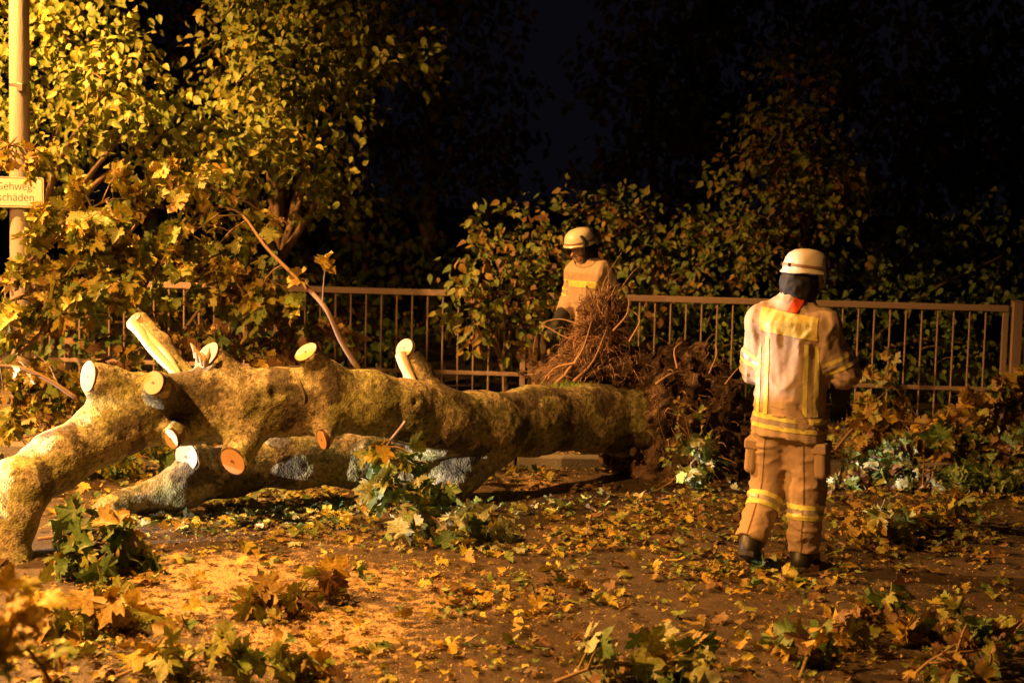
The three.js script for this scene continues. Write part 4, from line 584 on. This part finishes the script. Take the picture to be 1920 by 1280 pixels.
    const dir = q.clone().sub(hl), L = dir.length() + .085; dir.normalize(); const sh = new THREE.Shape([[0, -.04], [.05, -.047], [.12, -.036], [.2, -.046], [L - .03, -.042], [L, 0], [L - .03, .042], [.2, .046], [.12, .036], [.05, .047], [0, .04], [-.008, 0]].map(([x, y]) => new THREE.Vector2(x, y))), so = part(boot, 'sole', new THREE.ExtrudeGeometry(sh, { depth: .022, bevelEnabled: true, bevelSize: .004, bevelThickness: .004, bevelSegments: 1 }), M.sole);
    const zz = V(0, 1, 0).addScaledVector(dir, -dir.y).normalize(), yy = V().crossVectors(zz, dir); so.quaternion.setFromRotationMatrix(new THREE.Matrix4().makeBasis(dir, yy, zz)); so.position.copy(hl).addScaledVector(dir, -.045).addScaledVector(zz, -.041); }
  // undersleeves and gloves with five fingers
  for (const s of ['L', 'R']) {
    const e = j['el' + s], w = j['wr' + s], u = w.clone().sub(e).normalize(); part(t, 'undersleeve', tube([S(e, w, Math.max(.1, o.cuff - .25)), S(e, w, .6), w], [.066, .062, .05], 14), M.navy);
    const side = V().crossVectors(u, V(0, 1, 0)).normalize(), nor = V().crossVectors(side, u), sg = s === 'L' ? 1 : -1, pc = w.clone().addScaledVector(u, .05), fing = []; const at = (a, b, c) => w.clone().addScaledVector(u, a).addScaledVector(side, b).addScaledVector(nor, c);
    for (let k = 0; k < 4; k++) { const b = (k - 1.5) * .021, L = [.066, .078, .074, .058][k]; fing.push([at(.085, b, 0), at(.085 + L * .5, b * 1.1, -.012), .0115, .0105], [at(.085 + L * .5, b * 1.1, -.012), at(.085 + L * .8, b * 1.1, -.04), .0105, .009]); }
    fing.push([at(.03, -sg * .035, -.005), at(.06, -sg * .062, -.02), .0135, .012], [at(.06, -sg * .062, -.02), at(.09, -sg * .062, -.036), .012, .0105]);
    const gf = (x, y, z) => { let d = Math.min(...[[-.022, .0], [0, .002], [.022, 0]].map(([b]) => cone(x, y, z, at(.0, b * .7, 0), at(.09, b, 0), .022, .018))); d = smin(d, cone(x, y, z, at(-.05, 0, 0), at(.01, 0, 0), .048, .034), .02); for (const [a, b, r1, r2] of fing) d = smin(d, cone(x, y, z, a, b, r1, r2), .008); return d; };
    const c = at(.05, 0, 0); part(t, 'glove', surface(gf, c.clone().subScalar(.17), c.clone().addScalar(.17), .005), M.black);
  }
  // hood, helmet
  const hoodF = (x, y, z) => { tmp.set(x - hd.x, y - hd.y, z - hd.z).applyQuaternion(hi); const { x: a, y: b, z: c } = tmp; let d = ball(a, b, c, V(0, -.03, .03), .108, .125, .115); d = smin(d, cone(a, b, c, V(0, -.1, .02), V(0, -.16, .035), .088, .085), .04); d = Math.max(d, -ball(a, b, c, V(0, -.03, -.12), .078, .1, .13)); d = Math.max(d, b - .05, -.19 - b); return d + .004 * n3(x * 20, y * 20, z * 20); };
  part(t, 'neck_hood', surface(hoodF, hd.clone().subScalar(.26), hd.clone().addScalar(.2), .008), M.leather);
  const prof = [[.0, .158], [.04, .154], [.075, .142], [.102, .118], [.118, .085], [.125, .045], [.127, .02], [.137, .006], [.139, .0], [.132, -.004], [.12, .004], [.117, .04]].map(([a, b]) => new THREE.Vector2(a, b));
  const hg = new THREE.LatheGeometry(prof, 40); { const p = hg.attributes.position; for (let i = 0; i < p.count; i++) { let z = p.getZ(i) * 1.13, y = p.getY(i); if (y < .03) y += -.012 * (z < 0 ? -1 : 1) * smooth(.04, .13, Math.abs(z)); p.setY(i, y); p.setZ(i, z); } hg.computeVertexNormals(); }
  const helmet = part(t, 'helmet', hg, M.helmet, 'cream white fire helmet'); helmet.position.copy(hd).add(V(0, .035, 0).applyQuaternion(hq)); helmet.quaternion.copy(hq); helmet.scale.set(.96, .86, .96);
  part(helmet, 'helmet_band', new THREE.LatheGeometry([[.1262, .05], [.1285, .049], [.1295, .034], [.1282, .031]].map(([a, b]) => new THREE.Vector2(a, b)), 40).scale(1, 1, 1.13), M.helmetBand);
  for (const s of [-1, 1]) part(helmet, 'visor_hinge', tube([V(s * .1, .11, -.06), V(s * .128, .05, -.055), V(s * .13, .0, -.07), V(s * .115, -.08, -.075)], [.012, .016, .014, .008], 8), M.leather);
  const vg = new THREE.CylinderGeometry(.148, .142, .1, 28, 3, true, Math.PI - 1.1, 2.2).scale(1, 1, 1.12).translate(0, -.02, -.02); part(helmet, 'visor', vg, M.visor);
  part(helmet, 'visor_rim', new THREE.TorusGeometry(.143, .0035, 6, 28, 2.2).rotateZ(Math.PI / 2 - 1.1).rotateX(-Math.PI / 2).scale(1, 1, 1.12).translate(0, -.07, -.02), M.leather);
  for (const s of [-1, 1]) part(helmet, 'band_clip', new RoundedBoxGeometry(.018, .026, .012, 2, .004).translate(s * .05, .04, .134), M.leather);
  return t;
}
function uvPlanar(g) { const p = g.attributes.position, uv = new Float32Array(p.count * 2); for (let i = 0; i < p.count; i++) { uv[i * 2] = (p.getX(i) + p.getZ(i) * .6) * 5; uv[i * 2 + 1] = p.getY(i) * 5; } g.setAttribute('uv', new THREE.BufferAttribute(uv, 2)); return g; }
{
  const f1 = G(1470, 1062);
  firefighter('firefighter seen from behind in tan gear and cream helmet, standing on the road', V(f1.x, 0, f1.z), -.42, {
    pelvis: [0, .86, 0], neck: [.0, 1.50, -.01], head: [.045, 1.645, -.05], shL: [-.16, 1.40, .01], shR: [.165, 1.385, .0], elL: [-.228, 1.12, -.06], elR: [.275, 1.12, -.07], wrL: [-.15, 1.02, -.27], wrR: [.235, .96, -.2],
    hipL: [-.09, .80, 0], hipR: [.095, .80, 0], knL: [-.115, .46, -.03], knR: [.11, .46, -.01], anL: [-.15, .17, .16], anR: [.105, .10, .0], heL: [-.15, .12, .205], heR: [.105, .045, .045], toL: [-.145, .05, .05], toR: [.125, .045, -.16],
  }, { seed: 3, headYaw: -.92, headPitch: -.1, cuff: .1, hem: (x) => .755 - .09 * x, tilt: -.07, panelY: 1.335, panelTilt: .14, skew: 0 });
  const f2 = P(1112, 800, 13.3);
  firefighter('firefighter behind the root plate facing left, in yellow-lit jacket and white helmet', V(f2.x, .13, f2.z), 2.15, {
    pelvis: [0, .82, 0], neck: [.0, 1.38, -.10], head: [.0, 1.50, -.17], shL: [-.155, 1.30, -.07], shR: [.155, 1.30, -.07], elL: [-.215, 1.05, .05], elR: [.2, 1.04, -.12], wrL: [-.2, .9, -.12], wrR: [.13, .88, -.3],
    hipL: [-.10, .78, 0], hipR: [.10, .78, 0], knL: [-.12, .46, -.10], knR: [.12, .46, -.02], anL: [-.13, .10, -.0], anR: [.13, .1, .1], heL: [-.13, .045, .045], heR: [.13, .045, .145], toL: [-.14, .045, -.16], toR: [.14, .045, -.06],
  }, { seed: 9, headYaw: .1, headPitch: -.3, cuff: .55, hem: (x) => .72, tilt: 0, panelY: 1.2, panelTilt: 0, skew: 0 });
}

scene.traverse((o) => { if (o.isMesh) shade(o); });
moon.shadow.camera.left = -15; moon.shadow.camera.right = 15; moon.shadow.camera.top = 15; moon.shadow.camera.bottom = -15;
renderer.render(scene, camera);
